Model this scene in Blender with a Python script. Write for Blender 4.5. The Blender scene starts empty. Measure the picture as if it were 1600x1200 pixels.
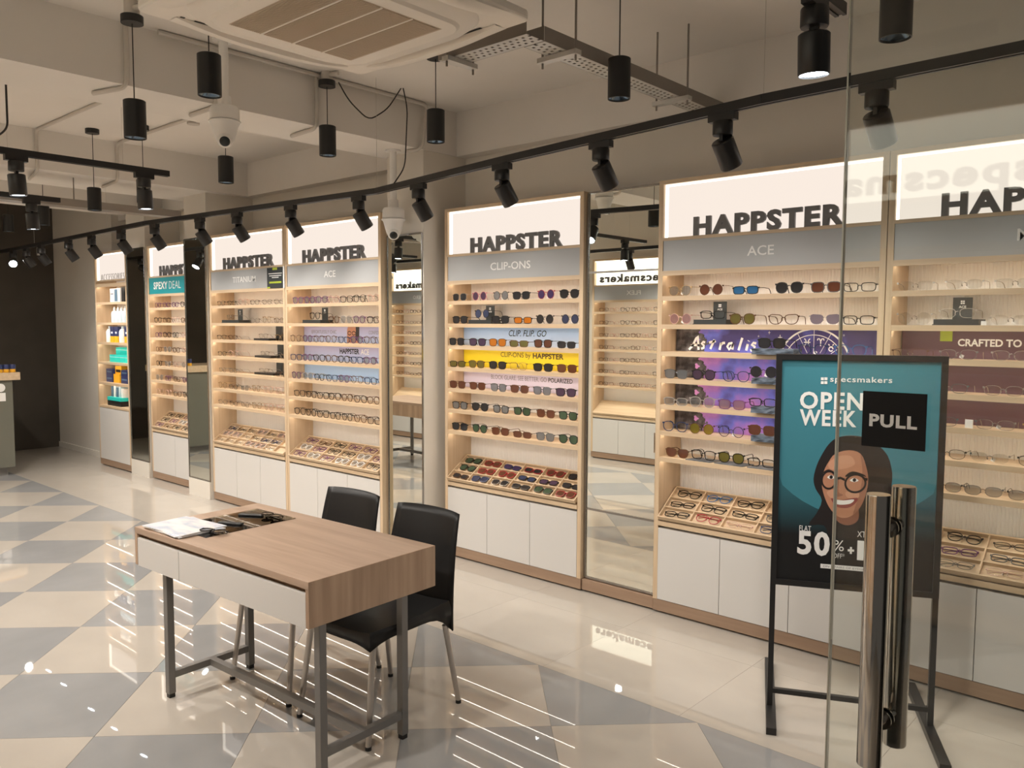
import bpy, math, random
from mathutils import Matrix, Vector
random.seed(7)
S = bpy.context.scene
COL = S.collection
PI = math.pi

# ------------------------------------------------------------------ camera, world, exposure
cam_d = bpy.data.cameras.new('camera')
cam = bpy.data.objects.new('camera', cam_d)
COL.objects.link(cam)
S.camera = cam
F_PX, YAW, PITCH, ROLL, CAM_H = 1281.17, -0.729902, 0.072258, 0.003937, 1.65
_f = Vector((math.sin(YAW)*math.cos(PITCH), math.cos(YAW)*math.cos(PITCH), -math.sin(PITCH)))
_r = Vector((math.cos(YAW), -math.sin(YAW), 0))
_u = _r.cross(_f)
_c, _s = math.cos(ROLL), math.sin(ROLL)
_r, _u = _c*_r + _s*_u, -_s*_r + _c*_u
cam.matrix_world = Matrix(((_r.x, _u.x, -_f.x, 0), (_r.y, _u.y, -_f.y, 0), (_r.z, _u.z, -_f.z, CAM_H), (0, 0, 0, 1)))
cam_d.sensor_fit = 'HORIZONTAL'
cam_d.sensor_width = 36
cam_d.lens = F_PX*36/1600
cam_d.clip_start = 0.02

W = bpy.data.worlds.new('world')
S.world = W
W.use_nodes = True
W.node_tree.nodes['Background'].inputs[0].default_value = (1.0, 0.93, 0.84, 1)
W.node_tree.nodes['Background'].inputs[1].default_value = 0.06
S.view_settings.view_transform = 'Standard'
S.view_settings.look = 'None'
S.view_settings.gamma = 1
S.view_settings.use_curve_mapping = False
S.view_settings.exposure = 0.46
S.cycles.max_bounces = 10
S.cycles.transparent_max_bounces = 24
HEAD_W = 24.0        # watts of one wall-track spotlight
DOWN_W = 46.0        # watts of one ceiling-track spotlight
LED_L = 13.0          # shelf strips
BOX_L = .70         # lit sign boxes
LIGHT_C = (1.0, 0.93, 0.85)

# ------------------------------------------------------------------ materials
def lin(c):
    return tuple(((x/255)/12.92 if x/255 <= .04045 else ((x/255+.055)/1.055)**2.4) for x in c)

def mat(name, col, rough=.5, metal=0.0, coat=0.0, spec=.5):
    m = bpy.data.materials.new(name)
    m.use_nodes = True
    b = m.node_tree.nodes['Principled BSDF']
    b.inputs['Base Color'].default_value = (*col, 1)
    b.inputs['Roughness'].default_value = rough
    b.inputs['Metallic'].default_value = metal
    b.inputs['Coat Weight'].default_value = coat
    b.inputs['Specular IOR Level'].default_value = spec
    m.diffuse_color = (*col, 1)
    return m

def noise_col(m, c0, c1, scale=(4, 4, 4), detail=4, lo=.35, hi=.65, bump=0.0, bscale=None, bdist=.002):
    nt = m.node_tree
    b = nt.nodes['Principled BSDF']
    tc = nt.nodes.new('ShaderNodeTexCoord')
    mp = nt.nodes.new('ShaderNodeMapping')
    mp.inputs['Scale'].default_value = scale
    n = nt.nodes.new('ShaderNodeTexNoise')
    n.inputs['Scale'].default_value = 1
    n.inputs['Detail'].default_value = detail
    r = nt.nodes.new('ShaderNodeValToRGB')
    r.color_ramp.elements[0].position = lo
    r.color_ramp.elements[0].color = (*c0, 1)
    r.color_ramp.elements[1].position = hi
    r.color_ramp.elements[1].color = (*c1, 1)
    nt.links.new(tc.outputs['Object'], mp.inputs[0])
    nt.links.new(mp.outputs[0], n.inputs['Vector'])
    nt.links.new(n.outputs['Fac'], r.inputs[0])
    nt.links.new(r.outputs[0], b.inputs['Base Color'])
    if bump:
        bp = nt.nodes.new('ShaderNodeBump')
        bp.inputs['Strength'].default_value = bump
        bp.inputs['Distance'].default_value = bdist
        if bscale:
            n2 = nt.nodes.new('ShaderNodeTexNoise')
            n2.inputs['Scale'].default_value = bscale
            n2.inputs['Detail'].default_value = 1
            g = nt.nodes.new('ShaderNodeNewGeometry')
            nt.links.new(g.outputs['Position'], n2.inputs['Vector'])
            nt.links.new(n2.outputs['Fac'], bp.inputs['Height'])
        else:
            nt.links.new(n.outputs['Fac'], bp.inputs['Height'])
        nt.links.new(bp.outputs[0], b.inputs['Normal'])
    return m

def emit(name, col, strength):
    m = bpy.data.materials.new(name)
    m.use_nodes = True
    nt = m.node_tree
    nt.nodes.clear()
    e = nt.nodes.new('ShaderNodeEmission')
    e.inputs[0].default_value = (*col, 1)
    e.inputs[1].default_value = strength
    o = nt.nodes.new('ShaderNodeOutputMaterial')
    nt.links.new(e.outputs[0], o.inputs[0])
    return m

def clear(name, tint, gloss=.06, dens=1.0, fres=True):
    """thin glass / tinted lens: transparent tint with a fresnel gloss"""
    m = bpy.data.materials.new(name)
    m.use_nodes = True
    nt = m.node_tree
    nt.nodes.clear()
    t = nt.nodes.new('ShaderNodeBsdfTransparent')
    t.inputs[0].default_value = (*tint, 1)
    d = nt.nodes.new('ShaderNodeBsdfDiffuse')
    d.inputs[0].default_value = (*[x*.6 for x in tint], 1)
    g = nt.nodes.new('ShaderNodeBsdfGlossy')
    g.inputs['Roughness'].default_value = 0.02
    a = nt.nodes.new('ShaderNodeMixShader')
    a.inputs[0].default_value = dens
    nt.links.new(t.outputs[0], a.inputs[2])
    nt.links.new(d.outputs[0], a.inputs[1])
    x = nt.nodes.new('ShaderNodeMixShader')
    if fres:
        fr = nt.nodes.new('ShaderNodeFresnel')
        fr.inputs[0].default_value = 1.5
        nt.links.new(fr.outputs[0], x.inputs[0])
    else:
        x.inputs[0].default_value = gloss
    nt.links.new(a.outputs[0], x.inputs[1])
    nt.links.new(g.outputs[0], x.inputs[2])
    o = nt.nodes.new('ShaderNodeOutputMaterial')
    nt.links.new(x.outputs[0], o.inputs[0])
    return m

M = {}
W0, W1 = (.56, .41, .265), (.68, .52, .345)
M['wood_x'] = noise_col(mat('oak_along', W0, .42), W0, W1, (2, 30, 40), 5, .3, .7, .06)
M['wood_z'] = noise_col(mat('oak_upright', W0, .42), W0, W1, (40, 30, 2), 5, .3, .7, .06)
M['desk'] = noise_col(mat('desk_oak', W0, .38), (.375, .26, .185), (.48, .345, .255), (2.2, 26, 26), 6, .32, .68, .08)
M['desk_end'] = noise_col(mat('desk_oak_end', W0, .42), (.34, .225, .15), (.52, .365, .25), (24, 24, 1.6), 6, .3, .7, .08)
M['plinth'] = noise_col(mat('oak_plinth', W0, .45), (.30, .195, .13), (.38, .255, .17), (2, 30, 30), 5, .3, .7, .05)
M['laminate'] = mat('white_laminate', (.64, .62, .595), .32)
M['recess'] = mat('grey_recess', (.55, .55, .54), .4, .3)
M['header'] = mat('grey_header', (.42, .425, .43), .36)
M['teal'] = mat('teal_print', lin((38, 150, 158)), .4)
M['white'] = mat('white_print', (.85, .84, .82), .5)
M['letter'] = mat('grey_letter', (.15, .142, .138), .45)
M['letter_thin'] = mat('thin_letter', (.25, .23, .21), .5)
M['flute'] = mat('fluted_white', (.76, .72, .67), .5)
M['black'] = mat('black_paint', (.012, .012, .012), .42)
M['black_metal'] = mat('black_powder_coat', (.016, .015, .015), .36)
M['plastic'] = mat('black_chair_plastic', (.012, .0115, .0115), .42, 0, 0, .3)
M['shadow'] = mat('painted_shade', (.02, .016, .012), .8)  # near-black colour standing in for shade under plinths and in the AC gaps
M['alu'] = mat('brushed_aluminium', (.60, .56, .52), .32, .9)
M['grey_steel'] = mat('grey_painted_steel', (.21, .20, .19), .42, .35)
M['chrome'] = mat('polished_steel', (.62, .58, .53), .13, 1.0)
M['trim'] = mat('mirror_trim', (.34, .32, .30), .25, .9)
M['mirror'] = mat('mirror_silver', (.86, .88, .83), .0, 1.0)
M['ceil'] = noise_col(mat('grey_ceiling_paint', (.34, .31, .28), .75), (.74, .705, .66), (.79, .755, .71), (1.5, 1.5, 1.5), 3, .3, .7, .1, 30, .002)
M['wall'] = noise_col(mat('cream_wall_paint', (.55, .50, .43), .7), (.71, .665, .595), (.75, .705, .635), (1.2, 1.2, 1.2), 3, .3, .7, .05, 40, .001)
M['dark_wall'] = noise_col(mat('dark_olive_wall', (.07, .06, .045), .6), (.062, .052, .040), (.078, .066, .052), (2, 2, 2), 3)
M['green'] = mat('grey_green_lacquer', (.155, .155, .125), .22)
M['kick'] = mat('grey_kick', (.20, .19, .175), .5)
M['tile_cream'] = noise_col(mat('cream_tile', (.62, .54, .44), .018), (.45, .41, .36), (.50, .455, .40), (1.6, 2.6, 1), 5, .3, .7, .02, 2.5, .002)
M['tile_grey'] = noise_col(mat('grey_tile', (.33, .33, .33), .018), (.285, .285, .285), (.335, .335, .335), (2.4, 1.4, 1), 5, .3, .7, .02, 2.5, .002)
M['grout'] = mat('grout', (.43, .39, .34), .8)
M['ac'] = mat('ac_plastic', (.86, .81, .74), .42)
M['ac_grille'] = mat('ac_grille', (.56, .46, .36), .6)
M['galv'] = mat('galvanised_tray', (.62, .61, .58), .35, .55)
M['tray_side'] = mat('tray_flange', (.30, .27, .24), .5, .3)
M['conduit'] = mat('painted_conduit', (.58, .54, .49), .6)
M['cable'] = mat('black_cable', (.02, .018, .016), .6)
M['cam'] = mat('camera_white', (.84, .82, .79), .35)
M['lens_glass'] = mat('camera_lens', (.02, .025, .025), .08)
M['reflector'] = mat('blue_reflector', (.16, .23, .32), .18, .9)
M['lamp'] = emit('lamp_lens', (.86, .95, 1.0), 22)
M['led'] = emit('led_strip', (1.0, .91, .79), LED_L)
M['box'] = emit('lit_panel', (1.0, .875, .775), BOX_L)
M['box_opp'] = emit('lit_panel_across', (1.0, .95, .78), 2.3)
M['box_edge'] = emit('lit_edge', (1.0, .90, .76), 2.2)
M['stone'] = noise_col(mat('blue_stone', (.1, .12, .15), .7), (.035, .045, .06), (.16, .20, .26), (18, 18, 60), 5, .35, .65, .6, None, .004)
M['slate'] = noise_col(mat('slate_sheet', (.1, .1, .11), .6), (.07, .075, .085), (.15, .16, .18), (20, 20, 20), 4)
M['yellow'] = mat('yellow_print', lin((238, 215, 40)), .5)
M['skyblue'] = mat('sky_print', lin((160, 190, 228)), .5)
M['lilac'] = mat('lilac_print', lin((214, 206, 226)), .5)
M['ink'] = mat('dark_ink', (.010, .010, .011), .6, 0, 0, .25)
M['ink_brown'] = mat('brown_ink', (.07, .05, .02), .6)
M['ink_grey'] = mat('grey_ink', (.22, .20, .24), .6)
M['maroon'] = mat('maroon_print', lin((92, 62, 72)), .45)
M['lime'] = mat('lime_print', lin((165, 180, 50)), .5)
M['card'] = mat('dark_card', lin((44, 48, 48)), .5)
M['glass'] = clear('door_glass', (.97, .985, .965))
M['glass_edge'] = mat('glass_edge', (.50, .50, .43), .25)
M['desk_glass'] = clear('desk_glass', (.80, .82, .80))
M['paper'] = mat('paper', (.80, .80, .80), .3)
M['turq'] = mat('turquoise_box', lin((40, 205, 195)), .45)
M['navy'] = mat('navy_print', lin((45, 55, 100)), .4)
M['amber'] = mat('amber_print', lin((235, 175, 40)), .4)
M['bottle'] = mat('white_bottle', (.80, .82, .82), .3)
M['bottle_b'] = mat('pale_blue_bottle', (.55, .68, .74), .3)
M['blister'] = mat('blue_grey_pack', lin((95, 125, 150)), .35)
M['skin'] = mat('print_skin', lin((186, 132, 104)), .5)
M['skin_dark'] = mat('print_skin_dark', lin((140, 92, 72)), .5)
M['hair'] = mat('print_hair', lin((34, 28, 28)), .5)
M['lip'] = mat('print_lip', lin((140, 70, 66)), .5)
M['blueink'] = mat('blue_ink', lin((80, 140, 200)), .5)
# eyewear
FR = {'black': (.012, .012, .012), 'tortoise': (.10, .045, .018), 'gold': (.62, .45, .22), 'silver': (.55, .54, .52), 'pink': (.55, .20, .25),
      'red': (.35, .03, .04), 'navy': (.03, .05, .12), 'brown': (.12, .06, .03), 'clear': (.34, .31, .28), 'rose': (.60, .40, .34), 'blue': (.05, .15, .35), 'purple': (.14, .05, .14), 'white': (.75, .74, .72), 'grey': (.10, .10, .10)}
for k, c in FR.items():
    M['fr_'+k] = mat(k+'_frame', c, .22, .85 if k in ('gold', 'silver') else 0)
LN = {'dark': ((.05, .05, .055), .25), 'brown': ((.22, .085, .05), .3), 'orange': ((.85, .27, .03), .25), 'blue mirror': ((.05, .22, .50), .05), 'green': ((.10, .17, .10), .35),
      'purple': ((.13, .08, .14), .3), 'clear': ((.93, .93, .92), 1.0), 'grey': ((.34, .36, .38), .5), 'olive': ((.25, .22, .06), .35), 'lavender': ((.46, .40, .48), .45),
      'pink': ((.60, .38, .40), .6), 'navy': ((.07, .09, .18), .3), 'yellow': ((.42, .34, .05), .5), 'violet': ((.11, .07, .19), .25), 'smoke': ((.55, .55, .54), .8)}
for k, (c, d) in LN.items():
    M['ln_'+k] = clear(k.replace(' ', '_')+'_lens', c, .06, d)

# galaxy print: rock on the left, violet to blue cloud, a few stars
def galaxy(shift, nm):
    m = mat(nm, (.1, .05, .2), .5)
    nt = m.node_tree
    N, Lk = nt.nodes.new, nt.links.new
    b = nt.nodes['Principled BSDF']
    g = N('ShaderNodeTexCoord')
    sp = N('ShaderNodeSeparateXYZ')
    Lk(g.outputs['Object'], sp.inputs[0])
    n = N('ShaderNodeTexNoise'); n.inputs['Scale'].default_value = 5; n.inputs['Detail'].default_value = 6
    Lk(g.outputs['Object'], n.inputs['Vector'])
    n2 = N('ShaderNodeTexNoise'); n2.inputs['Scale'].default_value = 22; n2.inputs['Detail'].default_value = 8
    Lk(g.outputs['Object'], n2.inputs['Vector'])
    r = N('ShaderNodeValToRGB')
    cr = r.color_ramp
    cr.elements[0].position = .28; cr.elements[0].color = (*lin((208, 140, 204)), 1)
    cr.elements[1].position = .72; cr.elements[1].color = (*lin((62, 50, 112)), 1)
    e = cr.elements.new(.42); e.color = (*lin((158, 108, 190)), 1)
    e = cr.elements.new(.56); e.color = (*lin((96, 102, 200)), 1)
    ma = N('ShaderNodeMath'); ma.operation = 'MULTIPLY_ADD'
    ma.inputs[1].default_value = .34; ma.inputs[2].default_value = shift
    Lk(sp.outputs[0], ma.inputs[0])
    ad = N('ShaderNodeMath'); ad.operation = 'ADD'
    Lk(n.outputs['Fac'], ad.inputs[0]); Lk(ma.outputs[0], ad.inputs[1])
    Lk(ad.outputs[0], r.inputs[0])
    rock = N('ShaderNodeValToRGB')
    rock.color_ramp.elements[0].position = .42; rock.color_ramp.elements[0].color = (*lin((36, 28, 28)), 1)
    rock.color_ramp.elements[1].position = .75; rock.color_ramp.elements[1].color = (*lin((118, 112, 112)), 1)
    Lk(n2.outputs['Fac'], rock.inputs[0])
    # rock mask: near the left edge (x < .32) or the right top corner
    a = N('ShaderNodeMath'); a.operation = 'MULTIPLY_ADD'; a.inputs[1].default_value = -1.9; a.inputs[2].default_value = .88
    Lk(sp.outputs[0], a.inputs[0])
    c = N('ShaderNodeMath'); c.operation = 'ADD'; Lk(a.outputs[0], c.inputs[0]); Lk(n.outputs['Fac'], c.inputs[1])
    d = N('ShaderNodeMath'); d.operation = 'GREATER_THAN'; d.inputs[1].default_value = 1.06
    Lk(c.outputs[0], d.inputs[0])
    mx = N('ShaderNodeMix'); mx.data_type = 'RGBA'
    Lk(d.outputs[0], mx.inputs[0]); Lk(r.outputs[0], mx.inputs[6]); Lk(rock.outputs[0], mx.inputs[7])
    Lk(mx.outputs[2], b.inputs['Base Color'])
    return m
M['galaxy'] = galaxy(-.20, 'galaxy_print')
M['galaxy_top'] = galaxy(-.02, 'galaxy_print_dark')

def ramp_print(name, c0, c1, axis=2, lo=0.0, hi=.12):
    m = mat(name, c0, .5)
    nt = m.node_tree
    g = nt.nodes.new('ShaderNodeTexCoord'); sp = nt.nodes.new('ShaderNodeSeparateXYZ'); mr = nt.nodes.new('ShaderNodeMapRange')
    r = nt.nodes.new('ShaderNodeValToRGB')
    mr.inputs[1].default_value = lo; mr.inputs[2].default_value = hi
    r.color_ramp.elements[0].color = (*c0, 1); r.color_ramp.elements[1].color = (*c1, 1)
    nt.links.new(g.outputs['Object'], sp.inputs[0]); nt.links.new(sp.outputs[axis], mr.inputs[0]); nt.links.new(mr.outputs[0], r.inputs[0])
    nt.links.new(r.outputs[0], nt.nodes['Principled BSDF'].inputs['Base Color'])
    return m
M['skyramp'] = ramp_print('sky_board', lin((196, 212, 236)), lin((148, 182, 226)))
M['lilacramp'] = ramp_print('lilac_board', lin((172, 190, 226)), lin((178, 176, 214)))
M['posterramp'] = ramp_print('poster_ground', lin((17, 17, 19)), lin((52, 114, 128)), 2, .78, 1.06)

# ------------------------------------------------------------------ mesh helpers
class MB:
    def __init__(self):
        self.v, self.f, self.m, self.mats = [], [], [], []
    def slot(self, m):
        if m not in self.mats:
            self.mats.append(m)
        return self.mats.index(m)
    def add(self, vs, fs, m, T=None):
        o = len(self.v)
        if T is not None:
            vs = [tuple(T @ Vector(p)) for p in vs]
        self.v += vs
        k = self.slot(m)
        for f in fs:
            self.f.append([o+i for i in f]); self.m.append(k)
        return self
    def box(self, x0, x1, y0, y1, z0, z1, m, T=None):
        vs = [(x, y, z) for z in (z0, z1) for y in (y0, y1) for x in (x0, x1)]
        return self.add(vs, [(0, 2, 3, 1), (4, 5, 7, 6), (0, 1, 5, 4), (2, 6, 7, 3), (0, 4, 6, 2), (1, 3, 7, 5)], m, T)
    def tube(self, path, r, m, n=8, closed=False, caps=True, T=None):
        P = [Vector(p) for p in path]
        k = len(P)
        rs = r if isinstance(r, (list, tuple)) else [r]*k
        vs, fs = [], []
        ref = None
        for i in range(k):
            a = P[(i-1) % k] if (i or closed) else P[0]
            b = P[(i+1) % k] if (i < k-1 or closed) else P[-1]
            t = (b-a).normalized()
            if ref is None:
                ref = Vector((0, 0, 1)) if abs(t.z) < .9 else Vector((1, 0, 0))
            ux = (ref - t*ref.dot(t)).normalized()
            uy = t.cross(ux)
            ref = ux
            for j in range(n):
                an = 2*PI*(j+.5)/n
                vs.append(tuple(P[i] + rs[i]*(math.cos(an)*ux + math.sin(an)*uy)))
        for i in range(k if closed else k-1):
            for j in range(n):
                a, b = i*n+j, i*n+(j+1) % n
                c, d = ((i+1) % k)*n+(j+1) % n, ((i+1) % k)*n+j
                fs.append((a, b, c, d))
        if caps and not closed:
            fs.append(tuple(range(n-1, -1, -1))); fs.append(tuple((k-1)*n+j for j in range(n)))
        return self.add(vs, fs, m, T)
    def lathe(self, prof, m, n=20, T=None, cap0=True, cap1=True):
        vs, fs = [], []
        for r, z in prof:
            for j in range(n):
                a = 2*PI*j/n
                vs.append((r*math.cos(a), r*math.sin(a), z))
        k = len(prof)
        for i in range(k-1):
            for j in range(n):
                fs.append((i*n+j, i*n+(j+1) % n, (i+1)*n+(j+1) % n, (i+1)*n+j))
        if cap0: fs.append(tuple(range(n-1, -1, -1)))
        if cap1: fs.append(tuple((k-1)*n+j for j in range(n)))
        return self.add(vs, fs, m, T)
    def prism(self, poly, d0, d1, m, T=None):
        """polygon in (x, z) pushed from y=d0 (front) to y=d1"""
        n = len(poly)
        vs = [(x, d0, z) for x, z in poly] + [(x, d1, z) for x, z in poly]
        fs = [tuple(range(n)), tuple(range(2*n-1, n-1, -1))]
        fs += [(i, i+n, (i+1) % n+n, (i+1) % n) for i in range(n)]
        return self.add(vs, fs, m, T)
    def slab(self, poly, z0, z1, m, T=None):
        """polygon in (x, y), counter-clockwise, from z0 up to z1"""
        n = len(poly)
        vs = [(x, y, z0) for x, y in poly] + [(x, y, z1) for x, y in poly]
        fs = [tuple(range(n-1, -1, -1)), tuple(range(n, 2*n))]
        fs += [(i, (i+1) % n, (i+1) % n+n, i+n) for i in range(n)]
        return self.add(vs, fs, m, T)
    def mesh(self, name):
        me = bpy.data.meshes.new(name)
        me.from_pydata([tuple(p) for p in self.v], [], self.f)
        for m in self.mats:
            me.materials.append(M[m])
        me.polygons.foreach_set('material_index', self.m)
        me.update()
        return me
    def build(self, name, parent=None, smooth=False, bevel=0):
        me = self.mesh(name)
        if smooth:
            me.polygons.foreach_set('use_smooth', [True]*len(me.polygons))
            me.set_sharp_from_angle(angle=math.radians(40))
        return link(name, me, parent, bevel)

def link(name, me, parent=None, bevel=0):
    o = bpy.data.objects.new(name, me)
    COL.objects.link(o)
    if parent: o.parent = parent
    if bevel:
        b = o.modifiers.new('bevel', 'BEVEL'); b.width = bevel; b.segments = 2; b.limit_method = 'ANGLE'
    return o

def tag(o, label, cat, group=None):
    o['label'] = label
    o['category'] = cat
    if group: o['group'] = group
    return o
def thing(name, label, cat, loc=(0, 0, 0), rz=0, group=None):
    o = bpy.data.objects.new(name, None)
    COL.objects.link(o)
    o.empty_display_size = .05
    o.location = loc
    o.rotation_euler = (0, 0, rz)
    return tag(o, label, cat, group)
def struct(o):
    o['kind'] = 'structure'
    return o
def copy_tree(o, parent=None):
    c = o.copy(); COL.objects.link(c)
    if parent: c.parent = parent
    for ch in list(o.children):
        copy_tree(ch, c)
    return c
ORD = ['first', 'second', 'third', 'fourth', 'fifth', 'sixth', 'seventh', 'eighth', 'ninth', 'tenth', 'eleventh', 'twelfth', 'thirteenth', 'fourteenth', 'fifteenth', 'sixteenth', 'seventeenth', 'eighteenth']

_glyph = {}
def text_mesh(s, m, width=None, height=None, bold=0.0, extrude=0.0, shear=0.0, spacing=1.0, name='lettering', anchor='c'):
    """lettering in the x-z plane facing -y; anchored at its bottom centre ('c') or bottom left ('l')"""
    cu = bpy.data.curves.new(name, 'FONT')
    cu.body = s
    cu.size = 1
    cu.offset = bold
    cu.extrude = 0.0
    cu.shear = shear
    cu.space_character = spacing
    cu.resolution_u = 3
    ob = bpy.data.objects.new('tmp_text', cu)
    me = bpy.data.meshes.new_from_object(ob)
    bpy.data.objects.remove(ob)
    bpy.data.curves.remove(cu)
    me.name = name
    vs = [v.co.copy() for v in me.vertices]
    fs = [list(p.vertices) for p in me.polygons]
    bpy.data.meshes.remove(me)
    x0, x1 = min(v.x for v in vs), max(v.x for v in vs)
    y0, y1 = min(v.y for v in vs), max(v.y for v in vs)
    sx = (width/(x1-x0)) if width else height/(y1-y0)
    sy = (height/(y1-y0)) if height else sx
    ox = (x0+x1)/2 if anchor == 'c' else x0
    P = [((v.x-ox)*sx, 0, (v.y-y0)*sy) for v in vs]
    mb = MB()
    if not extrude:
        mb.add(P, fs, m)
    else:
        n = len(P)
        P2 = [(x, -extrude, z) for x, _, z in P]
        cnt = {}
        for f in fs:
            for i in range(len(f)):
                e = (f[i], f[(i+1) % len(f)])
                cnt[e] = 1
        side = [(a, b, b+n, a+n) for a, b in cnt if (b, a) not in cnt]
        mb.add(P + P2, [[i+n for i in f] for f in fs] + [list(reversed(x)) for x in side], m)
    return mb.mesh(name)
def text(s, m, loc, parent=None, rz=0, name='lettering', **k):
    o = link(name, text_mesh(s, m, name=name, **k), parent)
    o.location = loc
    o.rotation_euler = (0, 0, rz)
    return o
def stroke(pts, r, m, mb, y=0):
    """flat brush stroke in the x-z plane"""
    P = [Vector((a, 0, b)) for a, b in pts]
    L_, R_ = [], []
    for i, p in enumerate(P):
        t = (P[min(i+1, len(P)-1)]-P[max(i-1, 0)])
        t = t.normalized() if t.length else Vector((1, 0, 0))
        nrm = Vector((-t.z, 0, t.x))
        L_.append(p+nrm*r); R_.append(p-nrm*r)
    n = len(P)
    vs = [(q.x, y, q.z) for q in L_+R_]
    mb.add(vs, [(i, n+i, n+i+1, i+1) for i in range(n-1)], m)
def ell(cx, cz, rx, rz, n=20, a0=0, a1=2*PI):
    full = abs(a1-a0-2*PI) < 1e-6
    k = n if full else n-1
    return [(cx+rx*math.cos(a0+(a1-a0)*i/k), cz+rz*math.sin(a0+(a1-a0)*i/k)) for i in range(n)]
# ------------------------------------------------------------------ room shell
WX0, WX1 = -11.78, 0.9
CEIL, BEAM = 3.15, 2.845
def sbox(name, a, m):
    return struct(MB().box(*a, m).build(name))
floor = struct(MB().box(WX0-.05, WX1+.6, -.5, 4.4, -.06, -.006, 'grout').build('floor'))
BX, BY, SP = -9.41188, 2.98145, .865288
A = SP/math.sqrt(2)
def tile_mesh(name, poly, m):
    return MB().slab(poly, -.006, 0, m).mesh(name)
h = SP/2 - .0011
dia = [(-h, 0), (0, -h), (h, 0), (0, h)]
half_dn = [(-h, -.0008), (0, -h), (h, -.0008)]
half_up = [(h, .0008), (0, h), (-h, .0008)]
T_c, T_g = tile_mesh('tile', dia, 'tile_cream'), tile_mesh('tile', dia, 'tile_grey')
T_dn, T_up = tile_mesh('tile', half_dn, 'tile_grey'), tile_mesh('tile', half_up, 'tile_grey')
def lay(me, x, y):
    o = link('tile', me, floor); o.location = (x, y, 0)
KMIN, KMAX = -1, 11
for n_ in range(7):
    for k in range(KMIN, KMAX+1):
        x = BX + (k + (.5 if n_ % 2 == 0 else 0))*SP
        if n_ % 2 == 0 and k == KMAX: continue
        lay(T_dn if n_ == 0 else T_up if n_ == 6 else (T_g if n_ % 2 == 0 else T_c), x, BY-n_*SP/2)
XL, XR = BX + KMIN*SP, BX + KMAX*SP
XA, XB = XL-SP/2, XR+SP/2
Y1 = BY - 3*SP
def cream(poly):
    cx, cy = sum(p[0] for p in poly)/len(poly), sum(p[1] for p in poly)/len(poly)
    q = [((x-cx)*.996, (y-cy)*.996) for x, y in poly]
    lay(tile_mesh('tile', q, 'tile_cream'), cx, cy)
for n_ in (0, 2, 4, 6):                                 # cream tiles closing both ends of the pattern
    yc = BY - n_*SP/2
    hi, lo = (yc+SP/2 if n_ else yc), (yc-SP/2 if n_ < 6 else yc)
    cream([(XL, yc), (XA, hi), (XA, lo)])
    cream([(XR, yc), (XB, lo), (XB, hi)])
def rect_tiles(x0, x1, y0, y1, nx, ny):
    tw, th = (x1-x0)/nx, (y1-y0)/ny
    me = tile_mesh('tile', [(.0005, .0005), (tw-.0005, .0005), (tw-.0005, th-.0005), (.0005, th-.0005)], 'tile_cream')
    for i in range(nx):
        for j in range(ny):
            lay(me, x0+i*tw, y0+j*th)
rect_tiles(XA, XB, BY, 4.36, 15, 2)
rect_tiles(XA, XB, -.48, Y1, 15, 1)
rect_tiles(WX0, XA, -.48, 4.36, 1, 6)

ceil = sbox('ceiling', (WX0-.1, WX1, -.6, 4.4, CEIL, CEIL+.1), 'ceil')
wall = sbox('wall_display_side', (-9.95, WX1, 4.27, 4.4, -.06, CEIL), 'wall')
sbox('wall_display_side_far', (WX0, -9.95, 4.09, 4.4, -.06, CEIL), 'wall')
sbox('wall_far_end', (WX0-.1, WX0, -.6, 4.4, -.06, CEIL), 'dark_wall')
sbox('wall_opposite', (WX0, -.42, -.55, -.42, -.06, CEIL), 'wall')
sbox('wall_column', (-4.665, -4.28, 3.86, 4.27, 0, BEAM), 'wall')
sbox('wall_column', (-7.58, -7.165, 3.79, 4.27, 0, BEAM), 'wall')
sbox('wall_column', (-9.09, -8.645, 3.89, 4.27, 0, BEAM), 'wall')
sbox('ceiling_beam', (-4.72, -4.27, -.5, 4.17, BEAM, CEIL), 'ceil')
sbox('ceiling_beam', (-7.85, -7.08, -.5, 4.17, BEAM, CEIL), 'ceil')
sbox('ceiling_beam', (-9.40, -8.82, -.5, 4.17, BEAM, CEIL), 'ceil')
sbox('ceiling_beam_along_wall', (WX0, WX1, 4.17, 4.32, BEAM, CEIL), 'ceil')
sbox('baseboard_far', (WX0, -9.96, 4.075, 4.09, 0, .07), 'wall')

# ------------------------------------------------------------------ display units
SHELF_Z = [1.812, 1.655, 1.503, 1.352, 1.203, 1.055, .905]
TH = .024
def flutes(x0, x1, z0, z1, y, pitch, m, mb):
    n = max(2, int((x1-x0)/pitch))
    xs, k = [], (x1-x0)/n
    pts = []
    for i in range(n):
        for q, d in ((0, 0), (.18, -.0018), (.82, -.0018)):
            pts.append((x0+(i+q)*k, y+d))
    pts.append((x1, y))
    N = len(pts)
    vs = [(px, py, z0) for px, py in pts] + [(px, py, z1) for px, py in pts]
    mb.add(vs, [(i, i+1, i+1+N, i+N) for i in range(N-1)], m)

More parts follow.
